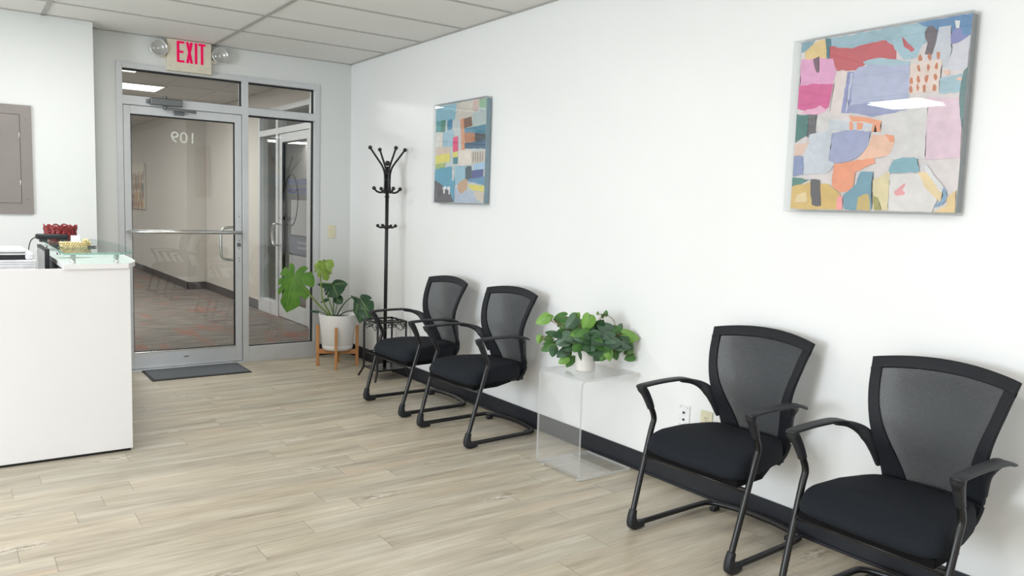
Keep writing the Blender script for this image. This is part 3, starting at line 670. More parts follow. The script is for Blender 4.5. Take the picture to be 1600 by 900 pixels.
PINK_STROKES = [
((226,217,217),[(0.0,1.0),(1.0,1.0),(1.0,0.0),(0.0,0.0)]),
((158,190,204),[(0.185,0.994),(0.575,1.0),(0.844,1.0),(0.878,0.907),(0.724,0.876),(0.206,0.928)]),
((96,142,188),[(0.719,1.0),(1.0,1.0),(0.999,0.891),(0.839,0.913)]),
((132,170,186),[(0.0,1.0),(0.095,0.999),(0.042,0.941),(0.0,0.939)]),
((234,206,146),[(0.025,0.943),(0.096,0.992),(0.16,0.997),(0.191,0.88),(0.029,0.891)]),
((66,124,138),[(0.16,1.0),(0.2,0.999),(0.207,0.878),(0.183,0.881)]),
((202,88,98),[(0.193,0.951),(0.332,0.919),(0.436,0.929),(0.538,0.933),(0.605,0.891),(0.612,0.817),(0.488,0.845),(0.373,0.789),(0.256,0.804),(0.203,0.871)]),
((166,198,212),[(0.581,0.934),(0.62,0.969),(0.658,1.0),(0.756,0.969),(0.773,0.922),(0.729,0.817),(0.654,0.812),(0.599,0.879)]),
((202,88,98),[(0.636,0.94),(0.712,0.858),(0.692,0.845),(0.652,0.883)]),
((206,210,220),[(0.835,0.958),(0.893,0.959),(0.918,0.75),(0.855,0.738),(0.803,0.808)]),
((108,98,108),[(0.761,0.943),(0.776,0.966),(0.798,0.97),(0.827,0.94),(0.82,0.864),(0.806,0.821),(0.771,0.825),(0.777,0.882),(0.76,0.917)]),
((216,216,226),[(0.915,0.852),(0.999,0.891),(0.996,0.717),(0.894,0.734)]),
((134,138,192),[(0.898,0.905),(0.916,0.943),(0.945,0.938),(0.957,0.903),(0.987,0.887),(0.933,0.862),(0.902,0.86)]),
((240,240,240),[(0.914,0.976),(0.938,0.972),(0.939,0.934),(0.919,0.94)]),
((232,168,208),[(0.003,0.897),(0.112,0.893),(0.219,0.876),(0.249,0.795),(0.224,0.72),(0.007,0.715)]),
((118,90,110),[(0.088,0.892),(0.125,0.902),(0.132,0.807),(0.116,0.809)]),
((232,218,216),[(0.249,0.802),(0.327,0.794),(0.301,0.557),(0.221,0.56)]),
((218,88,152),[(0.0,0.74),(0.108,0.745),(0.231,0.733),(0.218,0.599),(0.14,0.564),(0.0,0.607)]),
((240,180,210),[(0.071,0.595),(0.152,0.611),(0.203,0.585),(0.156,0.56),(0.021,0.576)]),
((144,150,200),[(0.325,0.787),(0.377,0.785),(0.348,0.554),(0.3,0.561)]),
((196,200,222),[(0.344,0.782),(0.359,0.781),(0.335,0.562),(0.322,0.563)]),
((170,200,212),[(0.415,0.833),(0.502,0.843),(0.689,0.802),(0.691,0.778),(0.448,0.799)]),
((182,188,216),[(0.366,0.783),(0.394,0.81),(0.476,0.81),(0.593,0.789),(0.694,0.783),(0.699,0.695),(0.701,0.602),(0.54,0.581),(0.359,0.602),(0.358,0.7)]),
((152,158,196),[(0.344,0.596),(0.465,0.601),(0.695,0.552),(0.687,0.517),(0.531,0.514),(0.347,0.558)]),
((236,217,208),[(0.694,0.781),(0.784,0.794),(0.863,0.795),(0.865,0.625),(0.698,0.627)]),
((206,124,86),[(0.756,0.811),(0.755,0.797),(0.748,0.792),(0.741,0.799),(0.737,0.813),(0.739,0.827),(0.745,0.832),(0.752,0.825)]),
((206,124,86),[(0.806,0.808),(0.804,0.794),(0.798,0.789),(0.791,0.796),(0.787,0.81),(0.788,0.824),(0.795,0.829),(0.802,0.822)]),
((206,124,86),[(0.851,0.809),(0.85,0.796),(0.844,0.791),(0.837,0.797),(0.833,0.811),(0.834,0.825),(0.84,0.829),(0.847,0.823)]),
((206,124,86),[(0.753,0.755),(0.752,0.742),(0.745,0.737),(0.738,0.743),(0.734,0.757),(0.736,0.771),(0.742,0.776),(0.749,0.77)]),
((206,124,86),[(0.804,0.756),(0.802,0.743),(0.796,0.738),(0.789,0.744),(0.785,0.758),(0.786,0.772),(0.792,0.777),(0.8,0.771)]),
((206,124,86),[(0.849,0.755),(0.848,0.742),(0.842,0.737),(0.835,0.743),(0.831,0.757),(0.832,0.771),(0.839,0.776),(0.846,0.769)]),
((206,124,86),[(0.718,0.696),(0.716,0.682),(0.71,0.677),(0.703,0.684),(0.698,0.698),(0.7,0.712),(0.706,0.717),(0.714,0.71)]),
((206,124,86),[(0.755,0.7),(0.754,0.687),(0.747,0.681),(0.74,0.688),(0.736,0.702),(0.738,0.716),(0.744,0.721),(0.751,0.715)]),
((206,124,86),[(0.8,0.696),(0.798,0.682),(0.792,0.677),(0.785,0.684),(0.781,0.698),(0.782,0.711),(0.789,0.717),(0.796,0.71)]),
((206,124,86),[(0.848,0.7),(0.846,0.687),(0.84,0.682),(0.833,0.688),(0.829,0.702),(0.831,0.716),(0.837,0.721),(0.844,0.714)]),
((206,124,86),[(0.719,0.654),(0.717,0.64),(0.711,0.635),(0.704,0.641),(0.699,0.656),(0.701,0.669),(0.707,0.675),(0.715,0.668)]),
((206,124,86),[(0.755,0.657),(0.753,0.643),(0.747,0.638),(0.74,0.645),(0.736,0.659),(0.738,0.673),(0.744,0.678),(0.751,0.671)]),
((206,124,86),[(0.793,0.647),(0.792,0.633),(0.786,0.628),(0.779,0.635),(0.775,0.649),(0.776,0.663),(0.782,0.668),(0.789,0.661)]),
((206,124,86),[(0.846,0.649),(0.844,0.635),(0.838,0.63),(0.831,0.636),(0.827,0.651),(0.829,0.664),(0.835,0.669),(0.842,0.663)]),
((166,196,210),[(0.859,0.693),(0.997,0.704),(0.999,0.614),(0.866,0.612)]),
((240,200,180),[(0.909,0.717),(0.905,0.71),(0.894,0.708),(0.881,0.713),(0.876,0.72),(0.88,0.727),(0.892,0.729),(0.904,0.725)]),
((240,200,180),[(0.99,0.677),(0.984,0.669),(0.969,0.667),(0.954,0.672),(0.947,0.682),(0.952,0.69),(0.967,0.692),(0.983,0.687)]),
((230,202,216),[(0.801,0.607),(0.99,0.579),(1.0,0.274),(0.796,0.279)]),
((84,128,130),[(0.977,0.719),(0.995,0.729),(1.0,0.735),(1.0,0.578),(1.0,0.401),(0.971,0.581)]),
((220,217,217),[(0.141,0.546),(0.472,0.513),(0.712,0.549),(0.809,0.594),(0.819,0.279),(0.637,0.284),(0.263,0.438),(0.08,0.477)]),
((208,214,222),[(0.224,0.526),(0.504,0.481),(0.448,0.443),(0.23,0.461)]),
((62,122,116),[(0.0,0.575),(0.09,0.564),(0.083,0.447),(0.001,0.403)]),
((100,98,104),[(0.09,0.564),(0.14,0.561),(0.137,0.433),(0.081,0.429)]),
((242,164,126),[(0.356,0.543),(0.509,0.511),(0.504,0.488),(0.367,0.506)]),
((242,164,126),[(0.362,0.506),(0.382,0.505),(0.382,0.453),(0.364,0.454)]),
((242,164,126),[(0.406,0.501),(0.451,0.495),(0.444,0.457),(0.414,0.458)]),
((242,164,126),[(0.509,0.508),(0.554,0.499),(0.552,0.437),(0.534,0.438),(0.522,0.48),(0.514,0.439),(0.505,0.442)]),
((206,211,220),[(0.1,0.446),(0.245,0.468),(0.268,0.352),(0.281,0.265),(0.25,0.222),(0.078,0.207),(0.057,0.315)]),
((226,196,180),[(0.0,0.392),(0.103,0.405),(0.067,0.329),(0.0,0.324)]),
((166,172,206),[(0.254,0.45),(0.371,0.458),(0.496,0.443),(0.485,0.358),(0.416,0.29),(0.293,0.272),(0.244,0.288)]),
((240,196,172),[(0.509,0.423),(0.626,0.413),(0.646,0.378),(0.62,0.312),(0.521,0.287),(0.417,0.279),(0.485,0.358)]),
((240,160,120),[(0.582,0.422),(0.633,0.409),(0.643,0.376),(0.615,0.373)]),
((242,160,124),[(0.278,0.269),(0.401,0.283),(0.528,0.294),(0.538,0.266),(0.422,0.22),(0.408,0.121),(0.332,0.099),(0.272,0.143)]),
((136,150,190),[(0.0,0.321),(0.068,0.319),(0.077,0.21),(0.0,0.203)]),
((72,132,122),[(0.0,0.197),(0.122,0.177),(0.057,0.151),(0.0,0.139)]),
((218,184,106),[(0.0,0.139),(0.132,0.162),(0.256,0.15),(0.343,0.092),(0.324,0.003),(0.0,0.003)]),
((232,210,160),[(0.044,0.091),(0.103,0.106),(0.116,0.047),(0.031,0.046)]),
((84,80,86),[(0.127,0.177),(0.158,0.183),(0.193,0.177),(0.211,0.026),(0.182,0.021),(0.148,0.029)]),
((112,158,178),[(0.356,0.089),(0.428,0.149),(0.452,0.219),(0.527,0.218),(0.524,0.12),(0.538,0.006),(0.363,0.003)]),
((206,180,110),[(0.449,0.078),(0.508,0.1),(0.531,0.006),(0.448,0.005)]),
((130,176,190),[(0.638,0.27),(0.699,0.293),(0.776,0.285),(0.798,0.213),(0.615,0.207)]),
((226,212,168),[(0.531,0.169),(0.629,0.216),(0.636,0.004),(0.545,0.006)]),
((168,160,90),[(0.538,0.086),(0.568,0.079),(0.596,0.007),(0.553,0.007)]),
((245,162,162),[(0.317,0.085),(0.352,0.085),(0.351,0.003),(0.313,0.002)]),
((227,222,220),[(0.63,0.206),(0.799,0.2),(0.857,0.12),(0.902,0.061),(0.881,0.002),(0.633,0.001)]),
((236,160,166),[(0.66,0.107),(0.718,0.154),(0.727,0.147),(0.708,0.114),(0.726,0.104),(0.717,0.091),(0.669,0.082)]),
((236,212,164),[(0.789,0.211),(0.849,0.212),(0.942,0.081),(0.915,0.055),(0.844,0.117)]),
((222,222,224),[(0.791,0.26),(0.833,0.242),(0.949,0.114),(0.924,0.1)]),
((124,164,196),[(0.925,0.123),(0.943,0.123),(0.958,0.075),(0.93,0.039),(0.894,0.026),(0.884,0.035),(0.921,0.06),(0.933,0.081)]),
((232,202,146),[(0.954,0.081),(0.996,0.114),(1.0,0.0),(0.894,0.0),(0.955,0.042)])]

random.seed(7)
def painting(label, y0, y1, z0, z1, cy0, cy1, cz0, cz1, strokes, side):
    yc, zc = (y0 + y1) / 2, (z0 + z1) / 2
    t = thing('framed_painting', label, 'painting', (0, yc, zc), group='abstract paintings in clear boxes')
    ax = -0.056
    bx = MB(); th = 0.004
    bx.box((ax, y1 - yc, z0 - zc), (ax + th, y0 - yc, z1 - zc))
    bx.build('acrylic_front', ACRYL_F, t)
    sd = MB()
    for a, c in (((y1, z0), (y1 + th, z1)), ((y0 - th, z0), (y0, z1)), ((y1 + th, z0), (y0 - th, z0 + th)), ((y1 + th, z1 - th), (y0 - th, z1))): sd.box((ax + th, a[0] - yc, a[1] - zc), (-0.001, c[0] - yc, c[1] - zc))
    sd.build('acrylic_side', ACRYL_F, t)
    MB().box((-0.008, cy1 - yc + 0.03, cz0 - zc + 0.03), (-0.0, cy0 - yc - 0.03, cz1 - zc - 0.03)).build('mount', WHITE_PL, t)
    cv = MB(); cv.mi = 0; cv.box((-0.044, cy1 - yc, cz0 - zc), (-0.008, cy0 - yc, cz1 - zc))
    mats = [side]; idx = {}
    for i, (col, poly) in enumerate(strokes):
        if col not in idx:
            idx[col] = len(mats); mats.append(M('paint_%d_%d_%d' % col, col, 0.65, 0, 0.07, 26, 0.25, bscale=120))
        pts = []
        n_ = len(poly)
        for j in range(n_):
            a, c = poly[j], poly[(j + 1) % n_]; ln = math.dist(a, c); m_ = max(1, int(ln / 0.025))
            for q_ in range(m_):
                f_ = q_ / m_; jt = 0.004 if (0.002 < a[0] + f_ * (c[0] - a[0]) < 0.998 and i) else 0
                uu = min(1, max(0, a[0] + f_ * (c[0] - a[0]) + random.uniform(-jt, jt))); vv = min(1, max(0, a[1] + f_ * (c[1] - a[1]) + random.uniform(-jt, jt))); pts.append((uu, vv))
        V = [cv.bm.verts.new((-0.0442 - 0.00008 * i, cy0 - yc + (cy1 - cy0) * uu, cz0 - zc + (cz1 - cz0) * vv)) for uu, vv in pts]
        try: fc = cv.bm.faces.new(V)
        except ValueError: continue
        r = bmesh.ops.triangulate(cv.bm, faces=[fc], ngon_method='EAR_CLIP')
        cv.mi = idx[col]; cv._done(r['faces'], False)
    cv.build('canvas', mats, t, fix=False)
    return t
painting('teal, blue and yellow abstract painting just right of the coat rack', -1.612, -2.322, 1.418, 2.148, -1.632, -2.314, 1.427, 2.138, BLUE_STROKES, M('canvas_side_teal', (126, 158, 174), 0.7))
painting('large pink, lavender and orange abstract painting above the right chairs', -4.702, -5.432, 1.423, 2.146, -4.735, -5.425, 1.432, 2.138, PINK_STROKES, M('canvas_side_grey', (122, 132, 136), 0.7))

# ceiling lights of the room, outside the frame; one is mirrored in the large painting
for tx, ty in TROFFERS_AND_FILL[:1]:
    t = thing('ceiling_light', 'square white ceiling light mirrored in the large painting', 'light', (tx, ty, H))
    fr = MB(); q_ = 0.285
    for a, c in (((-0.305, -0.305), (0.305, -q_)), ((-0.305, q_), (0.305, 0.305)), ((-0.305, -q_), (-q_, q_)), ((q_, -q_), (0.305, q_))): fr.box((a[0], a[1], -0.012), (c[0], c[1], 0))
    fr.build('frame', TBAR, t); MB().box((-q_, -q_, -.006), (q_, q_, 0)).build('diffuser', emit('room_diffuser', (255, 252, 246), 14.0), t)

# ---------------------------------------------------------------- guest chairs
def back_hw(z):
    K = [(0.34, 0.165), (0.42, 0.180), (0.50, 0.189), (0.58, 0.200), (0.66, 0.216), (0.76, 0.238), (0.875, 0.257), (0.95, 0.27)]
    for (a, p), (b_, q_) in zip(K, K[1:]):
        if z <= b_: return p + (q_ - p) * (z - a) / (b_ - a)
    return K[-1][1]
def back_x(z):
    K = [(0.34, 0.150), (0.37, 0.185), (0.42, 0.200), (0.50, 0.180), (0.58, 0.148), (0.66, 0.136), (0.76, 0.158), (0.875, 0.208), (0.95, 0.25)]
    for i, ((a, p), (b_, q_)) in enumerate(zip(K, K[1:])):
        if z <= b_:
            t_ = max(0.0, (z - a) / (b_ - a)); p0 = K[max(i - 1, 0)][1]; q1 = K[min(i + 2, len(K) - 1)][1]
            return 0.5 * (2 * p + (q_ - p0) * t_ + (2 * p0 - 5 * p + 4 * q_ - q1) * t_ * t_ + (3 * p - p0 - 3 * q_ + q1) * t_ ** 3)
    return K[-1][1]
def back_pt(u, z, off=0.0):
    zt = z + 0.028 * (1 - u * u) * max(0.0, (z - 0.6) / 0.275)
    return Vector((back_x(z) + 0.042 * (1 - u * u) + off, u * back_hw(z), zt))

def make_chair(label):
    t = thing('guest_chair', label, 'chair', group='black mesh-back guest chairs along the white wall')
    # one bent tube: left leg, sled base, right leg
    half = [(-0.190, 0.274, 0.545), (-0.165, 0.272, 0.488), (-0.182, 0.271, 0.430), (-0.235, 0.267, 0.25), (-0.283, 0.262, 0.085), (-0.290, 0.261, 0.045), (-0.268, 0.260, 0.027), (-0.20, 0.259, 0.025), (0.0, 0.257, 0.025), (0.18, 0.252, 0.025), (0.222, 0.235, 0.026), (0.240, 0.19, 0.027), (0.256, 0.09, 0.03)]
    full = half + [(0.260, 0, 0.031)] + [(x, -y, z) for x, y, z in half[::-1]]
    MB().tube(full, 0.0128, 12, n=5).build('sled_frame', BLK_MET, t)
    for s in (1, -1):
        bt = MB(); bt.sweep([(-0.281, 0.262 * s, 0.092), (-0.289, 0.261 * s, 0.06), (-0.285, 0.260 * s, 0.030), (-0.264, 0.26 * s, 0.020), (-0.222, 0.259 * s, 0.020)], [(0.0145, 0.0145), (0.0165, 0.0185), (0.018, 0.025), (0.018, 0.019), (0.015, 0.0155)], (0, 1, 0), n=5, power=4.5)
        o = bt.build('foot_cap', BLK_PLA, t)
        for v in o.data.vertices: v.co.z = max(v.co.z, 0.001)
        MB().box((0.19, 0.20 * s - 0.013, 0.001), (0.235, 0.20 * s + 0.013, 0.022), 0.004).build('glide', BLK_PLA, t)
    MB().tube([(-0.214, 0.267, 0.325), (-0.214, -0.267, 0.325)], 0.011, 10).build('crossbar', BLK_MET, t)
    pan = MB(); pan.prism([(-0.240, -0.236), (-0.06, -0.228), (0.10, -0.16), (0.10, 0.16), (-0.06, 0.228), (-0.240, 0.236)], 0.334, 0.362); pan.build('seat_pan', BLK_PAN, t)
    # cushion: stacked rings
    out = []
    def se(a, hwf, hwr, xf, xr, p=8.0):
        c, s = math.cos(a), math.sin(a)
        cx = math.copysign(abs(c) ** (2 / p), c); sy = math.copysign(abs(s) ** (2 / p), s)
        x = (xf + xr) / 2 + (xr - xf) / 2 * cx; f_ = (x - xf) / (xr - xf); hw = hwf + (hwr - hwf) * f_ ** 1.8
        return x, sy * hw
    NA = 56; rows = []
    for ins, z in [(0.05, 0.359), (0.012, 0.360), (0.003, 0.367), (0.0, 0.38), (0.0, 0.406), (0.003, 0.424), (0.010, 0.437), (0.022, 0.445), (0.05, 0.450), (0.10, 0.452), (0.17, 0.453), (0.21, 0.453)]:
        row = []
        for j in range(NA):
            x, y = se(2 * PI * j / NA, 0.255 - ins, 0.180 - ins * 0.7, -0.262 + ins * 1.05, 0.180 - ins * 0.85)
            y = y if abs(y) > 0 else 0
            fr_ = min(1.0, max(0.0, (-x - 0.07) / 0.17)); zz = z - 0.034 * fr_ ** 2 * max(0.0, min(1.0, (z - 0.37) / 0.07)) + 0.012 * (abs(y) / 0.25) ** 2 * (1 if z > 0.43 else 0)
            row.append((x - 0.014 * (1 - (y / 0.252) ** 2) * fr_, y, zz))
        rows.append(row)
    cu = MB(); V = cu.grid(rows, True, True); cu._done([cu.bm.faces.new(V[0][::-1]), cu.bm.faces.new(V[-1])], True)
    cu.build('seat_cushion', SEAT_F, t)
    # back: fabric band as a closed loop surface + open weave centre
    ZB, ZT = 0.43, 0.875
    NZ, NU = 30, 24
    def inner(zf):   # half width of the weave as share of the back, for height fraction
        z = ZB + zf * (ZT - 0.040 - ZB); lo_ = max(0.0, (0.72 - z) / 0.28)
        k_ = 1 - (0.036 + 0.040 * lo_ ** 1.4) / back_hw(z)
        return z, k_
    mw = MB(); mw.grid([[back_pt(inner(i / NZ)[1] * (-1 + 2 * j / NU), inner(i / NZ)[0], 0.002) for j in range(NU + 1)] for i in range(NZ + 1)])
    mw.build('mesh_weave', MESHF, t)
    fr = MB()
    for s in (1, -1):
        rows = []
        for i in range(NZ + 1):
            z, k_ = inner(i / NZ); rows.append([back_pt(s * (k_ + (1 - k_) * j / 4), z) for j in range(5)])
        fr.grid(rows)
    zi, ki = inner(1.0)
    fr.grid([[back_pt((ki if abs(-1 + 2 * j / NU) < 1 else 1) * 0 + (-1 + 2 * j / NU), zi + (ZT - zi) * i / 4) for j in range(NU + 1)] for i in range(5)])
    # lower shell that closes below the weave and curls under the seat
    rows = []
    for i in range(13):
        z = 0.335 + (0.43 - 0.335) * i / 12; rows.append([back_pt(-1 + 2 * j / NU, z) for j in range(NU + 1)])
    fr.grid(rows)
    bmesh.ops.remove_doubles(fr.bm, verts=fr.bm.verts, dist=0.0008)
    o = fr.build('back_frame', BLK_FRM, t); solid(o, 0.016, 0.0)
    bv = o.modifiers.new('soft_edge', 'BEVEL'); bv.width = 0.004; bv.segments = 2; bv.limit_method = 'ANGLE'
    for p in o.data.polygons: p.use_smooth = True
    br = MB(); br.box((0.08, -0.16, 0.335), (0.20, 0.16, 0.358), 0.006); br.build('seat_bracket', BLK_PLA, t)
    # arms: post sleeve, flat pad, hook that joins the back frame
    for s in (1, -1):
        a = MB()
        a.sweep([(-0.186, 0.2735 * s, 0.535), (-0.200, 0.275 * s, 0.565), (-0.222, 0.279 * s, 0.605), (-0.238, 0.283 * s, 0.625), (-0.241, 0.284 * s, 0.638)], [(0.0145, 0.0145), (0.015, 0.017), (0.018, 0.017), (0.022, 0.018), (0.022, 0.018)], (0, 1, 0), n=5)
        a.sweep([(-0.259, 0.284 * s, 0.634), (-0.235, 0.285 * s, 0.639), (-0.12, 0.287 * s, 0.644), (0.0, 0.288 * s, 0.643), (0.06, 0.286 * s, 0.637), (0.10, 0.283 * s, 0.627), (0.134, 0.281 * s, 0.612)], [(0.017, 0.006), (0.022, 0.0085), (0.024, 0.008), (0.028, 0.0075), (0.033, 0.007), (0.030, 0.0055), (0.011, 0.003)], (0, 1, 0), n=6, power=2.6)
        a.sweep([(0.01, 0.278 * s, 0.636), (0.07, 0.268 * s, 0.628), (0.112, 0.246 * s, 0.613), (0.138, 0.220 * s, 0.586), (0.158, 0.202 * s, 0.54), (0.182, 0.190 * s, 0.47)], [(0.012, 0.006), (0.016, 0.010), (0.017, 0.018), (0.016, 0.026), (0.013, 0.020), (0.008, 0.008)], (0.25, 1 * s, 0.2), n=6)
        a.build('armrest', BLK_PLA, t)
    return t

CH = [(-0.346, -2.016, 1.0, 'black mesh-back guest chair nearest the coat rack, farthest of the four'),
      (-0.338, -2.798, 2.6, 'black mesh-back guest chair just left of the clear acrylic table'),
      (-0.310, -4.676, 2.2, 'black mesh-back guest chair just right of the acrylic table, by the wall outlets'),
      (-0.354, -5.474, 0.3, 'black mesh-back guest chair nearest the viewer, legs cut off by the picture edge')]
proto = None
for x, y, a, lb in CH:
    if proto is None: o = proto = make_chair(lb)
    else: o = copy_tree(proto); o['label'] = lb
    o.location = (x, y, 0); o.rotation_euler = (0, 0, math.radians(a))

# ---------------------------------------------------------------- acrylic side table
TX0, TX1, TY0, TY1, TZ = -0.428, -0.055, -3.842, -3.487, 0.537
tb = thing('side_table', 'clear bent acrylic side table holding the leafy pot', 'table', ((TX0 + TX1) / 2, (TY0 + TY1) / 2, 0))
def tabl(x, z): return (x - (TX0 + TX1) / 2, z)
th, rr = 0.013, 0.035
outer = [tabl(TX1, 0.006)]; inn = [tabl(TX1, 0.006 + th)]
for i in range(9):
    a = -PI / 2 - (PI / 2) * i / 8; outer.append(tabl(TX0 + rr + rr * math.cos(a), 0.006 + rr + rr * math.sin(a))); inn.append(tabl(TX0 + rr + (rr - th) * math.cos(a), 0.006 + rr + (rr - th) * math.sin(a)))
for i in range(9):
    a = PI - (PI / 2) * i / 8; outer.append(tabl(TX0 + rr + rr * math.cos(a), TZ - rr + rr * math.sin(a))); inn.append(tabl(TX0 + rr + (rr - th) * math.cos(a), TZ - rr + (rr - th) * math.sin(a)))
outer.append(tabl(TX1, TZ)); inn.append(tabl(TX1, TZ - th))
sh = MB(); hy = (TY1 - TY0) / 2
n_ = len(outer)
vo = [[sh.bm.verts.new((x, y, z)) for x, z in outer] for y in (-hy, hy)]; vi = [[sh.bm.verts.new((x, y, z)) for x, z in inn] for y in (-hy, hy)]
sh.mi = 0
for i in range(n_ - 1):
    sh._done([sh.bm.faces.new([vo[0][i], vo[0][i + 1], vo[1][i + 1], vo[1][i]]), sh.bm.faces.new([vi[0][i], vi[1][i], vi[1][i + 1], vi[0][i + 1]])], False)
sh.mi = 1
for i in range(n_ - 1):
    sh._done([sh.bm.faces.new([vo[0][i], vi[0][i], vi[0][i + 1], vo[0][i + 1]]), sh.bm.faces.new([vo[1][i], vo[1][i + 1], vi[1][i + 1], vi[1][i]])], False)
for e in (0, n_ - 1): sh._done([sh.bm.faces.new([vo[0][e], vo[1][e], vi[1][e], vi[0][e]])], False)
sh.build('bent_sheet', [ACRYL, ACRYL_E], tb)
for sx in (-1, 1):
    for sy in (-1, 1): MB().lathe([(0.011, 0.0005), (0.012, 0.003), (0.011, 0.0055)], (sx * 0.158, sy * 0.15, 0), 14).build('bumper_foot', ACRYL_E, tb)

# ---------------------------------------------------------------- leaves
RV, FV, UV = Vector((0.8135, -0.5815, 0)), Vector((0.5815, 0.8135, 0)), Vector((0, 0, 1))
def leaf(mb, base, tip, nrm, width, fold=0.25, droop=0.15, notches=(), nr=6, na=44, lobe=0.42, sinus=0.06):
    """heart-shaped blade: polar grid about the stalk point, tip towards `tip`"""
    base, tip = Vector(base), Vector(tip); ax = (tip - base); ln = ax.length; ax.normalize()
    n = Vector(nrm); n = (n - ax * n.dot(ax)).normalized(); sd = ax.cross(n)
    rows = []
    for i in range(nr + 1):
        r = i / nr; row = []
        for j in range(na + 1):
            th_ = -PI * 0.985 + 2 * PI * 0.985 * j / na; c = abs(th_) / PI
            # outline radius by angle: tip 1, shoulders ~0.6, back lobes, deep sinus at the stalk
            if c < 0.5: R_ = 1.0 - 0.46 * math.sin(c * PI) ** 0.8
            else: R_ = 0.54 + (lobe - 0.54) * (c - 0.5) / 0.35 if c < 0.85 else lobe + (sinus - lobe) * ((c - 0.85) / 0.15) ** 1.6
            if notches:
                for na_, depth in notches:
                    d_ = (th_ - na_) / 0.07; R_ *= 1 - depth * math.exp(-d_ * d_) * r ** 0.5
            u_, v_ = R_ * r * math.cos(th_) * ln, R_ * r * math.sin(th_) * width / 0.54 * 0.5
            h_ = -fold * abs(v_) + fold * 0.3 * abs(v_) * 0 - droop * (u_ / ln) ** 2 * ln - droop * 1.6 * v_ * v_ / max(width, 1e-3)
            row.append(base + ax * u_ + sd * v_ + n * h_)
        rows.append(row)
    mb.grid(rows[0:1] * 0 + rows, True)

# monstera in a white pot on a wooden stand
PX, PY = -0.328, -0.505
S_M = 183.0
def mp(px, py, f=0.0): return Vector((PX, PY, 0)) + RV * ((px - 527.0) / S_M) + FV * f + UV * ((490.0 - py) / S_M + 0.452)
st = thing('plant_stand', 'wooden four-legged plant stand under the white monstera pot', 'plant stand', (PX, PY, 0), math.radians(-27))
for k in range(4):
    a = PI / 2 * k; c, s = math.cos(a), math.sin(a); R_ = 0.166
    MB().box((-0.0135, -0.0115, 0), (0.0135, 0.0115, 0.355), 0.003, Matrix.Rotation(a, 4, 'Z') @ Matrix.Translation((R_, 0, 0))).build('leg', WOOD, st)
MB().box((-0.163, -0.011, 0.105), (0.163, 0.011, 0.145), 0.002).build('crossbar', WOOD, st)
MB().box((-0.011, -0.163, 0.104), (0.011, 0.163, 0.1445), 0.002).build('crossbar', WOOD, st)
mo = thing('potted_monstera', 'monstera plant in a white pot beside the glass side pane', 'plant', (PX, PY, 0.1455))
z0 = 0.0
MB().lathe([(0.0001, z0), (0.112, z0), (0.124, z0 + 0.006), (0.129, z0 + 0.02), (0.131, z0 + 0.04), (0.1295, z0 + 0.042), (0.132, z0 + 0.045), (0.147, z0 + 0.21), (0.159, z0 + 0.30), (0.1585, z0 + 0.306), (0.152, z0 + 0.306), (0.149, z0 + 0.27), (0.0001, z0 + 0.27)], (0, 0, 0), 56).build('pot', CERAM, mo)
MB().lathe([(0.0001, 0.283), (0.08, 0.282), (0.147, 0.276)], (0, 0, 0), 32).build('soil', SOIL, mo)
def to(o): return under(o, mo)
NV = -FV
NOTCH = [(-2.1, 0.35), (-1.55, 0.5), (-1.05, 0.5), (-0.6, 0.42), (0.6, 0.42), (1.05, 0.5), (1.55, 0.5), (2.1, 0.35)]
def stalk(pts, r, mat): to(MB().tube(pts, r, 8, n=6).build('stem', mat))
BASE = mp(519, 492, 0.02) - UV * 0.02
stalk([BASE + Vector((-0.02, 0, 0)), mp(495, 473, -0.02), mp(478, 452, -0.05), mp(461, 434, -0.06)], [0.009, 0.007, 0.005], STEM_L)
stalk([BASE + Vector((-0.01, 0, 0)), mp(505, 470, -0.02), mp(502, 450, -0.02), mp(500.5, 424, -0.02), mp(504, 412, -0.02)], [0.008, 0.006, 0.005], STEM_L)
stalk([BASE, mp(519, 474, 0.03), mp(517, 456, 0.05), mp(516, 447, 0.05)], [0.006, 0.004], STEM_D)
stalk([BASE + Vector((0.01, 0, 0)), mp(512, 472, 0.05), mp(508, 462, 0.06), mp(509, 447, 0.07)], [0.006, 0.004], STEM_L)
stalk([BASE + Vector((0.01, 0, 0)), mp(524, 478, 0.04), mp(525, 466, 0.05)], [0.004, 0.003], STEM_D)
stalk([BASE + Vector((0.03, 0, 0)), mp(533, 480, -0.02), mp(545, 466, -0.06), mp(556, 461, -0.07), mp(565, 466, -0.08)], [0.006, 0.004], STEM_D)
stalk([BASE + Vector((0.04, 0, 0)), mp(540, 486, -0.03), mp(554, 482, -0.08), mp(563, 480, -0.10), mp(569, 478, -0.1)], [0.006, 0.004], STEM_D)
stalk([BASE + Vector((-0.02, 0, 0)), mp(503, 489, 0.0), mp(493, 487, 0.0)], [0.004, 0.003], STEM_D)
def mleaf(b, t_, nrm, wd, mat, notch=NOTCH, fold=0.2, droop=0.12, lobe=0.42, vein=True):
    m_ = MB(); leaf(m_, b, t_, nrm, wd, fold, droop, notch, 8, 96, lobe); o = to(m_.build('leaf', mat, fix=False))
    if vein:
        b, t_ = Vector(b), Vector(t_); n = Vector(nrm).normalized()
        vv = MB().tube([b + n * 0.004, b.lerp(t_, 0.5) + n * (0.003 - droop * 0.25 * (t_ - b).length), b.lerp(t_, 0.93) + n * (0.002 - droop * 0.86 * (t_ - b).length)], [0.0028, 0.001], 6, n=5).build('vein', VEIN)
        vv.parent = o; vv.matrix_parent_inverse = o.matrix_parent_inverse.copy() if False else Matrix.Identity(4)
    return o
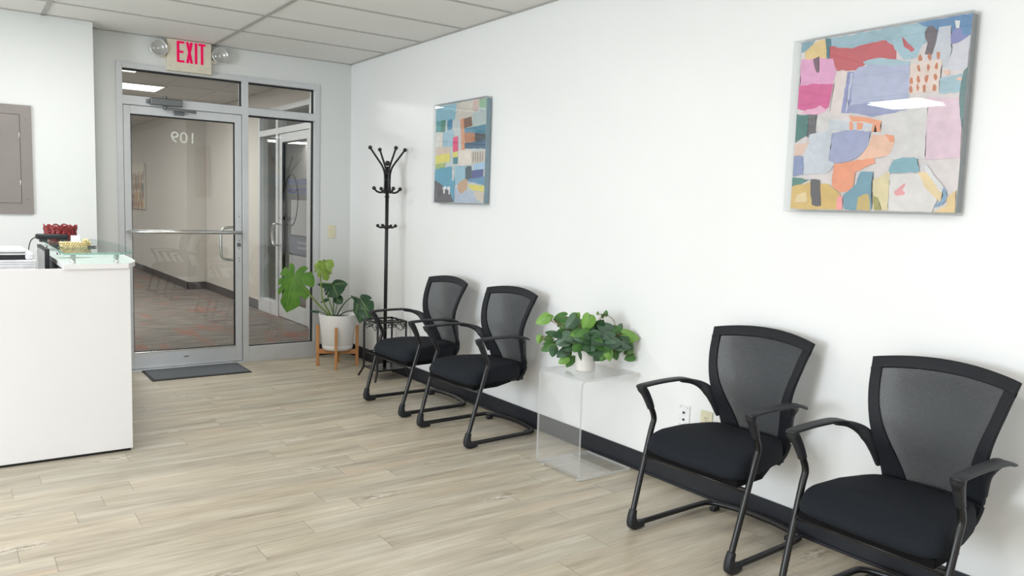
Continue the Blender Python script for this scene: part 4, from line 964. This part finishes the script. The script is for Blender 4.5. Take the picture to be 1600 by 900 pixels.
mleaf(mp(460, 434, -0.06), mp(449, 486, -0.13), NV + UV * 0.4 - RV * 0.1, 0.325, LEAF_L, [(-2.35, 0.45), (-1.2, 0.5), (-0.55, 0.35), (0.5, 0.5), (0.95, 0.3), (1.5, 0.45), (2.3, 0.5)], 0.34, 0.2, 0.46)
mleaf(mp(504, 411, -0.02), mp(514, 430, -0.09), NV * 0.5 + UV, 0.15, LEAF_Y, [(-1.6, .4), (-1.0, .5), (-0.4, .4), (0.4, .4), (1.0, .5), (1.6, .4)], 0.5, 0.55, 0.5, False)
mleaf(mp(506, 411, -0.01), mp(497, 431, -0.05), NV * 0.6 + UV - RV * 0.5, 0.13, LEAF_Y, [(-1.4, .4), (-0.7, .5), (0.5, .5), (1.2, .4)], 0.5, 0.5, 0.5, False)
mleaf(mp(507, 410, 0.0), mp(520, 423, 0.04), UV + RV * 0.3, 0.13, LEAF_Y, [(-1.2, .4), (-0.5, .5), (0.6, .5), (1.3, .4)], 0.5, 0.55, 0.5, False)
mleaf(mp(514, 445, 0.06), mp(495, 440, 0.02), NV * 0.6 + UV, 0.10, LEAF_D, [(-1.3, .3), (1.2, .3)], 0.3, 0.3)
mleaf(mp(517, 446, 0.05), mp(527, 461, -0.02), NV + UV * 0.3, 0.20, LEAF_D, [(-1.3, .5), (-0.8, .4), (0.9, .5), (1.5, .4)], 0.25, 0.2, 0.5)
mleaf(mp(519, 445, 0.06), mp(538, 440, 0.05), NV * 0.8 + UV * 0.7, 0.14, LEAF_D, [(-1.1, .4), (1.0, .5)], 0.3, 0.35)
mleaf(mp(524, 466, 0.04), mp(533, 473, -0.0), NV + UV * 0.4, 0.085, LEAF_D, [], 0.25, 0.2)
mleaf(mp(507, 468, 0.03), mp(499, 472, 0.0), NV * 0.6 + UV, 0.05, LEAF_D, [], 0.25, 0.2, vein=False)
mleaf(mp(567, 466, -0.08), mp(584, 484, -0.16), NV + UV * 0.5, 0.17, LEAF_D, [(-1.2, .35), (1.1, .4)], 0.2, 0.25)
mleaf(mp(562, 472, -0.09), mp(558, 487, -0.13), NV + UV * 0.2 - RV * 0.3, 0.09, LEAF_D, [], 0.25, 0.2)
mleaf(mp(569, 477, -0.1), mp(566, 500, -0.14), NV + UV * 0.25, 0.11, LEAF_D, [(0.9, .3)], 0.25, 0.15)
mleaf(mp(571, 477, -0.1), mp(585, 493, -0.2), NV * 0.7 + UV, 0.12, LEAF_D, [(-1.0, .3)], 0.2, 0.2)
mleaf(mp(562, 466, -0.06), mp(548, 458, -0.03), UV + NV * 0.4, 0.05, LEAF_D, [], 0.3, 0.1, vein=False)
mleaf(mp(494, 487, 0), mp(482, 486, 0.0), UV * 0.9 + NV * 0.5, 0.035, LEAF_D, [], 0.3, 0.1, vein=False)

# heart-leaf vine in a small pot on the acrylic table
QX, QY = -0.245, -3.655
S_P = 292.0
vp = thing('potted_vine', 'bushy heart-leaved vine in a small white pot on the acrylic table', 'plant', (QX, QY, TZ + 0.0005))
MB().lathe([(0.0001, 0.0), (0.048, 0.0), (0.052, 0.004), (0.0535, 0.012), (0.0545, 0.108), (0.0560, 0.110), (0.0560, 0.117), (0.0545, 0.119), (0.050, 0.119), (0.0485, 0.10), (0.0001, 0.10)], (0, 0, 0), 48).build('pot', CERAM_W, vp)
MB().lathe([(0.0001, 0.112), (0.03, 0.111), (0.0488, 0.105)], (0, 0, 0), 24).build('soil', SOIL, vp)
def vpt(px, py, f=0.0): return RV * ((px - 909.0) / S_P) + FV * f + UV * ((575.0 - py) / S_P)
random.seed(23)
fol = MB(); stm = MB()
root = Vector((0, 0, 0.11))
def vleaf(px, py, f, ang, size, m_, face=0.0, tw=None):
    """leaf centred at a spot, tip pointing at `ang` degrees in the frontal plane (0 right, 90 up)"""
    b_ = vpt(px, py, f); d_ = RV * math.cos(math.radians(ang)) + UV * math.sin(math.radians(ang)) + FV * random.uniform(-0.4, 0.2)
    d_.normalize(); nrm = NV + UV * random.uniform(0.2, 0.9) + RV * (random.uniform(-0.5, 0.5) + face)
    fol.mi = m_; leaf(fol, b_ - d_ * size * 0.35, b_ + d_ * size * 0.65, nrm, size * (tw or 0.8), 0.3, 0.18, (), 3, 24, 0.36)
    return b_ - d_ * size * 0.35
def vine(*pts): stm.tube([vpt(*p) for p in pts], 0.0018, 5, n=5)
LV = [  # px, py, depth, angle, size, shade
 (838, 494, -0.02, 210, .085, 2), (848, 492, 0.0, 20, .06, 2), (836, 527, 0.0, 250, .05, 2), (850, 526, 0.0, 190, .055, 1), (868, 491, 0.02, 190, .075, 1), (873, 500, 0.0, 200, .08, 1), (884, 498, -0.03, 230, .085, 3),
 (907, 497, -0.05, 250, .10, 2), (916, 500, 0.0, 300, .09, 1), (889, 517, -0.08, 190, .10, 2), (872, 524, -0.06, 215, .10, 3), (880, 535, -0.03, 200, .08, 0), (872, 547, 0.0, 215, .075, 3), (874, 559, 0.0, 215, .065, 2), (885, 562, 0.02, 245, .075, 1), (882, 550, 0.02, 250, .05, 1),
 (900, 515, -0.10, 200, .09, 1), (898, 530, -0.10, 230, .09, 0), (912, 528, -0.10, 270, .11, 0), (926, 522, -0.10, 330, .12, 3), (935, 516, -0.06, 20, .12, 3), (940, 505, 0.0, 160, .10, 3), (947, 523, -0.08, 0, .11, 3), (952, 510, 0.02, 20, .09, 1), (960, 530, 0.0, 320, .08, 3), (966, 517, 0.0, 345, .09, 1), (978, 516, -0.02, 350, .10, 2), (943, 541, -0.10, 280, .08, 2), (934, 543, -0.10, 250, .08, 1), (927, 547, -0.08, 220, .07, 0), (921, 538, -0.1, 200, .08, 0), (957, 548, 0.0, 285, .06, 1), (979, 552, 0.0, 200, .06, 1), (975, 541, 0.0, 220, .06, 1), (983, 536, 0.05, 270, .05, 2), (978, 530, 0.02, 280, .05, 1), (965, 538, 0.0, 250, .06, 1),
 (893, 489, 0.0, 60, .05, 2), (887, 487, 0.0, 40, .045, 1), (963, 506, 0.03, 70, .05, 3), (939, 484, 0.03, 80, .035, 1), (935, 489, 0.03, 270, .025, 1), (927, 484, 0.03, 100, .02, 2), (905, 545, -0.05, 260, .08, 0), (915, 512, -0.04, 100, .09, 0), (928, 505, 0.0, 60, .09, 0), (949, 531, 0.0, 300, .08, 3), (893, 505, 0.0, 150, .09, 1), (880, 508, 0.02, 170, .09, 1), (872, 513, 0.02, 190, .07, 1), (900, 503, 0.03, 110, .08, 2), (866, 497, 0.03, 170, .06, 1)]
for px, py, f_, a, s, m_ in LV:
    e = vleaf(px, py, f_, a, s * 0.82, m_, tw=0.98)
    if random.random() < 0.55: stm.tube([root + Vector((random.uniform(-.03, .03), random.uniform(-.03, .03), 0)), root.lerp(e, 0.5) + UV * 0.035, e], 0.0016, 5, n=4)
for k in range(70):
    a = random.uniform(0, 2 * PI); r_ = random.uniform(0.02, 0.18)
    p = Vector((0, 0, 0)) + RV * (r_ * math.cos(a) * 1.25) + FV * (r_ * math.sin(a) * 0.75)
    hgt = 0.17 + 0.07 * (1 - r_ / 0.17) + random.uniform(-0.04, 0.03)
    b_ = p + UV * hgt; d_ = (p.normalized() + Vector((random.uniform(-.6, .6), random.uniform(-.6, .6), random.uniform(-.8, .1)))).normalized()
    fol.mi = random.choice([0, 0, 3, 3, 1]); s = random.uniform(0.045, 0.075)
    leaf(fol, b_, b_ + d_ * s, UV + NV * 0.7 + RV * random.uniform(-.6, .6), s * 0.98, 0.3, 0.2, (), 3, 20, 0.36)
    if k % 3 == 0: stm.tube([root + p * 0.15, root.lerp(b_, 0.5) + UV * 0.02, b_], 0.0016, 5, n=3)
vine((900, 540, 0), (880, 515, 0), (862, 503, 0), (845, 494, 0)); vine((900, 545, 0), (875, 525, 0), (852, 526, 0), (838, 524, 0))
vine((925, 540, 0), (953, 515, 0.03), (953, 496, 0.03), (940, 486, 0.03), (928, 486, 0.03)); vine((930, 535, 0), (962, 522, 0), (976, 532, 0), (983, 548, 0))
vine((895, 545, 0), (883, 540, 0), (878, 552, 0), (884, 562, 0.02)); vine((925, 545, 0), (948, 535, 0), (957, 545, 0))
fol.build('foliage', POTHOS, vp, fix=False); stm.build('stems', STEM_B, vp)

# ---------------------------------------------------------------- coat rack with umbrella basket
cr = thing('coat_rack', 'black metal coat rack with umbrella basket in the corner', 'coat rack', (-0.178, -1.112, 0))
MB().tube([(0, 0, 0.075), (0, 0, 1.70)], 0.0145, 14).build('pole', BLK_MET, cr)
MB().ball((0, 0, 1.725), 0.021, 16).build('finial', BLK_MET, cr)
for k in range(4):
    th_ = math.radians(34 + 90 * k); d_ = RV * math.cos(th_) + FV * math.sin(th_)
    hk = MB(); P_ = lambda r_, z: d_ * r_ + UV * z
    hk.tube([P_(0.147, 1.835), P_(0.095, 1.768), P_(0.045, 1.702), P_(0.026, 1.65), P_(0.022, 1.60), P_(0.022, 1.55), P_(0.028, 1.513), P_(0.05, 1.494), P_(0.085, 1.50), P_(0.108, 1.52)], 0.0078, 8, n=6)
    hk.ball(P_(0.150, 1.839), 0.016, 12); hk.ball(P_(0.113, 1.526), 0.0155, 12); hk.build('hook', BLK_MET, cr)
    lo = MB(); lo.tube([P_(0.01, 1.222), P_(0.05, 1.216), P_(0.072, 1.226)], 0.0072, 8, n=4); lo.ball(P_(0.077, 1.231), 0.014, 12); lo.build('lower_hook', BLK_MET, cr)
for zz in (1.46, 1.595, 1.645): MB().lathe([(0.013, zz - 0.008), (0.019, zz - 0.006), (0.019, zz + 0.006), (0.013, zz + 0.008)], (0, 0, 0), 16).build('collar', BLK_MET, cr)
MB().lathe([(0.0128, 1.205), (0.021, 1.208), (0.021, 1.234), (0.0128, 1.237)], (0, 0, 0), 16).build('collar', BLK_MET, cr)
q = 0.125; ZT_ = 0.468
for sx in (-1, 1):
    for sy in (-1, 1):
        MB().tube([(sx * q, sy * q, ZT_), (sx * q, sy * q, 0.12), (sx * (q + 0.003), sy * (q + 0.003), 0.075), (sx * (q + 0.02), sy * (q + 0.02), 0.03), (sx * (q + 0.032), sy * (q + 0.032), 0.004)], 0.0085, 10, n=5).build('leg', BLK_MET, cr)
for zz in (ZT_, 0.205):
    r_ = 0.008 if zz == ZT_ else 0.005
    for a, c in (((-q, -q), (q, -q)), ((q, -q), (q, q)), ((q, q), (-q, q)), ((-q, q), (-q, -q))): MB().tube([(*a, zz), (*c, zz)], r_, 8).build('basket_rail', BLK_MET, cr)
MB().tube([(-q, 0, ZT_ - 0.005), (q, 0, ZT_ - 0.005)], 0.005, 8).build('basket_rail', BLK_MET, cr)
MB().box((-q, -q, 0.075), (q, q, 0.088), 0.002).build('drip_tray', BLK_MET, cr)
for side in range(4):
    sc_ = MB(); Rm = Matrix.Rotation(PI / 2 * side, 4, 'Z')
    for s in (1, -1):
        spiral = [Rm @ Vector((s * (0.098 - 0.0) + (0.021 - 0.0025 * i) * math.cos(i * 0.75) * s, -q, ZT_ - 0.034 + (0.021 - 0.0025 * i) * math.sin(i * 0.75))) for i in range(8)]
        sc_.tube([Rm @ Vector((s * 0.012, -q, ZT_ - 0.010)), Rm @ Vector((s * 0.05, -q, ZT_ - 0.05)), Rm @ Vector((s * 0.085, -q, ZT_ - 0.066))] + [spiral[7 - 0] if False else p for p in spiral[-7:-6]] , 0.003, 6, n=4)
        sc_.tube(spiral, 0.003, 6, n=4)
        sm = [Rm @ Vector((s * 0.022 + 0.014 * math.cos(a) * s, -q, ZT_ - 0.030 + 0.014 * math.sin(a))) for a in [2 * PI * i / 14 for i in range(14)]]
        sc_.tube(sm, 0.003, 6, closed=True)
    sc_.build('scrollwork', BLK_MET, cr)

# ---------------------------------------------------------------- reception desk
dk = thing('reception_desk', 'white reception desk with a raised glass counter', 'desk', (-2.6, -2.17, 0))
def D(o): return under(o, dk)
D(MB().box((-3.85, -2.17, 0.014), (-2.234, -2.142, 1.014), 0.0015).build('end_panel', WHITE_LAM))
D(MB().box((-3.85, -2.163, 0), (-2.245, -2.145, 0.015)).build('plinth', RUBBER))
GREY_P = M('dark_grey_riser', (84, 86, 92), 0.5)
fp = MB(); fp.mi = 0; fp.box((-2.27, -2.142, 0.012), (-2.236, -0.62, 1.01)); fp.mi = 1; fp.box((-2.545, -2.142, 0.75), (-2.515, -0.62, 1.01)); D(fp.build('front_panel', [WHITE_LAM, GREY_P]))
D(MB().box((-3.85, -2.142, 0.722), (-2.271, -1.3, 0.75), 0.002).build('worktop', WHITE_LAM))
def bow(x0, y0, y1, xc, xm, n=18):
    pts = [(x0, y1), (x0, y0)]
    pr = [(xc, y0), (xm - 0.055, y0 + 0.10), (xm - 0.02, y0 + 0.28), (xm, (y0 + y1) / 2), (xm - 0.02, y1 - 0.28), (xm - 0.055, y1 - 0.10), (xc, y1)]
    c = crom([(x, y, 0) for x, y in pr], 6); return pts + [(v.x, v.y) for v in c]
D(MB().prism(bow(-2.550, -2.2, -0.6, -2.245, -2.150), 1.0145, 1.04).build('counter_slab', WHITE_LAM))
gt = MB(); poly = bow(-2.545, -2.2, -0.62, -2.285, -2.158)
gt.mi = 0; gt.prism(poly, 1.088, 1.098)
gt_o = gt.build('glass_top', [GLASS_G, GLASS_E])
for p in gt_o.data.polygons:
    if abs(p.normal.z) < 0.5: p.material_index = 1
D(gt_o)
for px_, py_ in ((-2.503, -2.155), (-2.297, -2.15), (-2.503, -0.75), (-2.297, -0.75), (-2.5, -1.45)):
    D(MB().lathe([(0.0001, 1.04), (0.0135, 1.04), (0.0125, 1.043), (0.0125, 1.088), (0.0001, 1.088)], (px_, py_, 0), 20).build('standoff', CHROME))

GZ = 1.098
pr_ = thing('printer', 'white office printer behind the desk end panel', 'printer', (-2.885, -1.75, 0.7505))
bd_ = MB(); bd_.mi = 0; bd_.box((-0.24, -0.19, 0), (0.235, 0.19, 0.20), 0.008); bd_.mi = 1; bd_.box((-0.236, -0.186, 0.20), (0.228, 0.186, 0.208)); bd_.mi = 0; bd_.box((-0.24, -0.19, 0.206), (0.235, 0.19, 0.296), 0.006); bd_.mi = 1
for zz in (0.284, 0.272, 0.256): bd_.box((-0.24, -0.1912, zz), (0.225, -0.188, zz + 0.0022))
bd_.box((-0.24, -0.1915, 0.259), (0.06, -0.188, 0.271)); bd_.mi = 0
bd_.build('body', [WHITE_PL, M('printer_grey', (176, 178, 184), 0.5)], pr_)
MB().box((-0.24, -0.17, 0.296), (0.19, 0.17, 0.322), 0.003).build('paper_slot', M('printer_slot', (40, 42, 46), 0.6), pr_)
sd_ = MB(); sd_.box((0.185, -0.18, 0.296), (0.225, 0.18, 0.332), 0.01); sd_.build('side_cheek', WHITE_PL, pr_)
MB().box((-0.24, -0.18, 0.322), (0.19, 0.18, 0.331), 0.003).build('scanner_deck', WHITE_PL, pr_)
MB().box((-0.24, -0.175, 0.331), (0.185, 0.175, 0.335)).build('lid_gap', SLOT, pr_)
MB().box((-0.24, -0.18, 0.335), (0.19, 0.18, 0.351), 0.005).build('lid', WHITE_PL, pr_)
mn = thing('monitor', 'thin black monitor seen edge-on beside the printer', 'monitor', (-2.595, -1.66, 0.7505))
MB().box((-0.012, -0.24, 0.055), (0.010, 0.24, 0.352), 0.003).build('casing', BLK_PLA, mn)
MB().box((-0.0135, -0.225, 0.075), (-0.0118, 0.225, 0.338)).build('screen', M('monitor_screen', (128, 130, 136), 0.15), mn)  # light grey base colour stands in for reflection on the screen
sn = MB(); sn.box((-0.01, -0.03, 0.005), (0.012, 0.03, 0.06)); sn.box((-0.05, -0.1, 0), (0.05, 0.1, 0.008), 0.003); sn.build('stand', BLK_PLA, mn)

# things on the glass counter
RED = M('dark_red_lacquer', (136, 38, 42), 0.4, 0.0, 0.35, 60)
rb = thing('openwork_bowl', 'dark red openwork bowl on the glass counter', 'bowl', (-2.435, -0.93, GZ))
random.seed(3); bw = MB()
for k in range(17):
    a = 2 * PI * k / 17; r0_, r1_ = 0.068, 0.090
    c0 = Vector((math.cos(a), math.sin(a), 0)); tn = Vector((-math.sin(a), math.cos(a), 0)); tw_ = random.choice((-1, 1))
    bw.sweep([c0 * r0_ + UV * 0.006 - tn * 0.012 * tw_, c0 * (r0_ + 0.02) + UV * 0.03 + tn * 0.006 * tw_, c0 * r1_ + UV * 0.065 - tn * 0.008 * tw_, c0 * (r1_ + 0.004) + UV * (0.098 + random.uniform(-0.01, 0.012)) + tn * 0.012 * tw_], [(0.009, 0.003), (0.012, 0.0035), (0.014, 0.004), (0.008, 0.003)], tn, 8, 5, 2.2)
for k in range(12):
    a = 2 * PI * k / 12 + 0.2; cc = Vector((math.cos(a) * 0.088, math.sin(a) * 0.088, 0.075 + random.uniform(-0.015, 0.01))); tn = Vector((-math.sin(a), math.cos(a), 0)); e_ = Vector((math.cos(a) * .3, math.sin(a) * .3, 1))
    bw.tube([cc + tn * 0.02 * math.cos(t_) + e_ * 0.022 * math.sin(t_) for t_ in [2 * PI * i / 14 for i in range(14)]], 0.005, 7, closed=True)
bw.build('lattice', RED, rb); MB().lathe([(0.0001, 0), (0.062, 0), (0.072, 0.004), (0.074, 0.012), (0.066, 0.009), (0.0001, 0.006)], (0, 0, 0), 28).build('base', RED, rb)
sb = thing('speaker_bar', 'slim black bar with a thin cable on the glass counter', 'speaker', (-2.49, -1.075, GZ))
MB().box((-0.098, -0.028, 0.018), (0.080, 0.028, 0.05), 0.010).build('bar', BLK_PLA, sb)
for xx in (-0.055, 0.055): MB().box((xx - 0.022, -0.02, 0), (xx + 0.022, 0.02, 0.02), 0.003).build('foot', SLOT, sb)
MB().tube([(-0.095, 0, 0.03), (-0.125, -0.04, 0.01), (-0.145, -0.12, -0.05), (-0.145, -0.2, -0.13), (-0.12, -0.25, -0.2), (-0.1, -0.3, -0.28)], 0.0032, 8, n=6).build('cable', BLK_PLA, sb)
cd = thing('card_holder', 'small white folded card beside the red bowl', 'card', (-2.372, -1.12, GZ), 0.15)
a_ = MB(); a_.box((-0.026, -0.001, 0), (0.026, 0.001, 0.045), 0, Matrix.Translation((0, -0.014, 0)) @ Matrix.Rotation(-0.3, 4, 'X')); a_.box((-0.026, -0.001, 0), (0.026, 0.001, 0.045), 0, Matrix.Translation((0, 0.014, 0)) @ Matrix.Rotation(0.3, 4, 'X')); a_.build('folded_card', WHITE_PL, cd)
GOLD = M('gold_beads', (234, 216, 168), 0.3, 0.6, 0.2, 90)
gd = thing('beaded_tray', 'gold beaded oblong tray on the glass counter', 'tray', (-2.440, -1.70, GZ))
gb = MB(); random.seed(9)
for lay in range(3):
    n_ = 34
    for k in range(n_):
        a = 2 * PI * (k + 0.5 * (lay % 2)) / n_; ex_ = 0.073 + 0.002 * lay
        gb.ball((ex_ * math.cos(a), 0.036 * math.sin(a), 0.007 + 0.0105 * lay + random.uniform(-.001, .001)), 0.0062, 7)
gb.build('bead_rim', GOLD, gd)
fl = MB()
for k in range(9):
    a = 2 * PI * k / 9; fl.ball((0.052 + 0.013 * math.cos(a), -0.018 + 0.009 * math.sin(a), 0.042 + 0.004 * math.sin(k * 2.1)), 0.007, 8)
fl.ball((0.052, -0.018, 0.046), 0.008, 8); fl.build('flower_ornament', GOLD, gd)
MB().prism([(0.07 * math.cos(t_), 0.034 * math.sin(t_)) for t_ in [2 * PI * i / 30 for i in range(30)]], 0.0005, 0.004).build('tray_base', GOLD, gd)
pe = thing('pen', 'small dark pen tip just right of the gold tray', 'pen', (-2.368, -1.72, GZ + 0.005), 0.5)
MB().tube([(-0.012, 0, 0), (0.03, 0, 0), (0.045, 0, 0)], [0.0045, 0.0045, 0.002], 10).build('barrel', SLOT, pe)
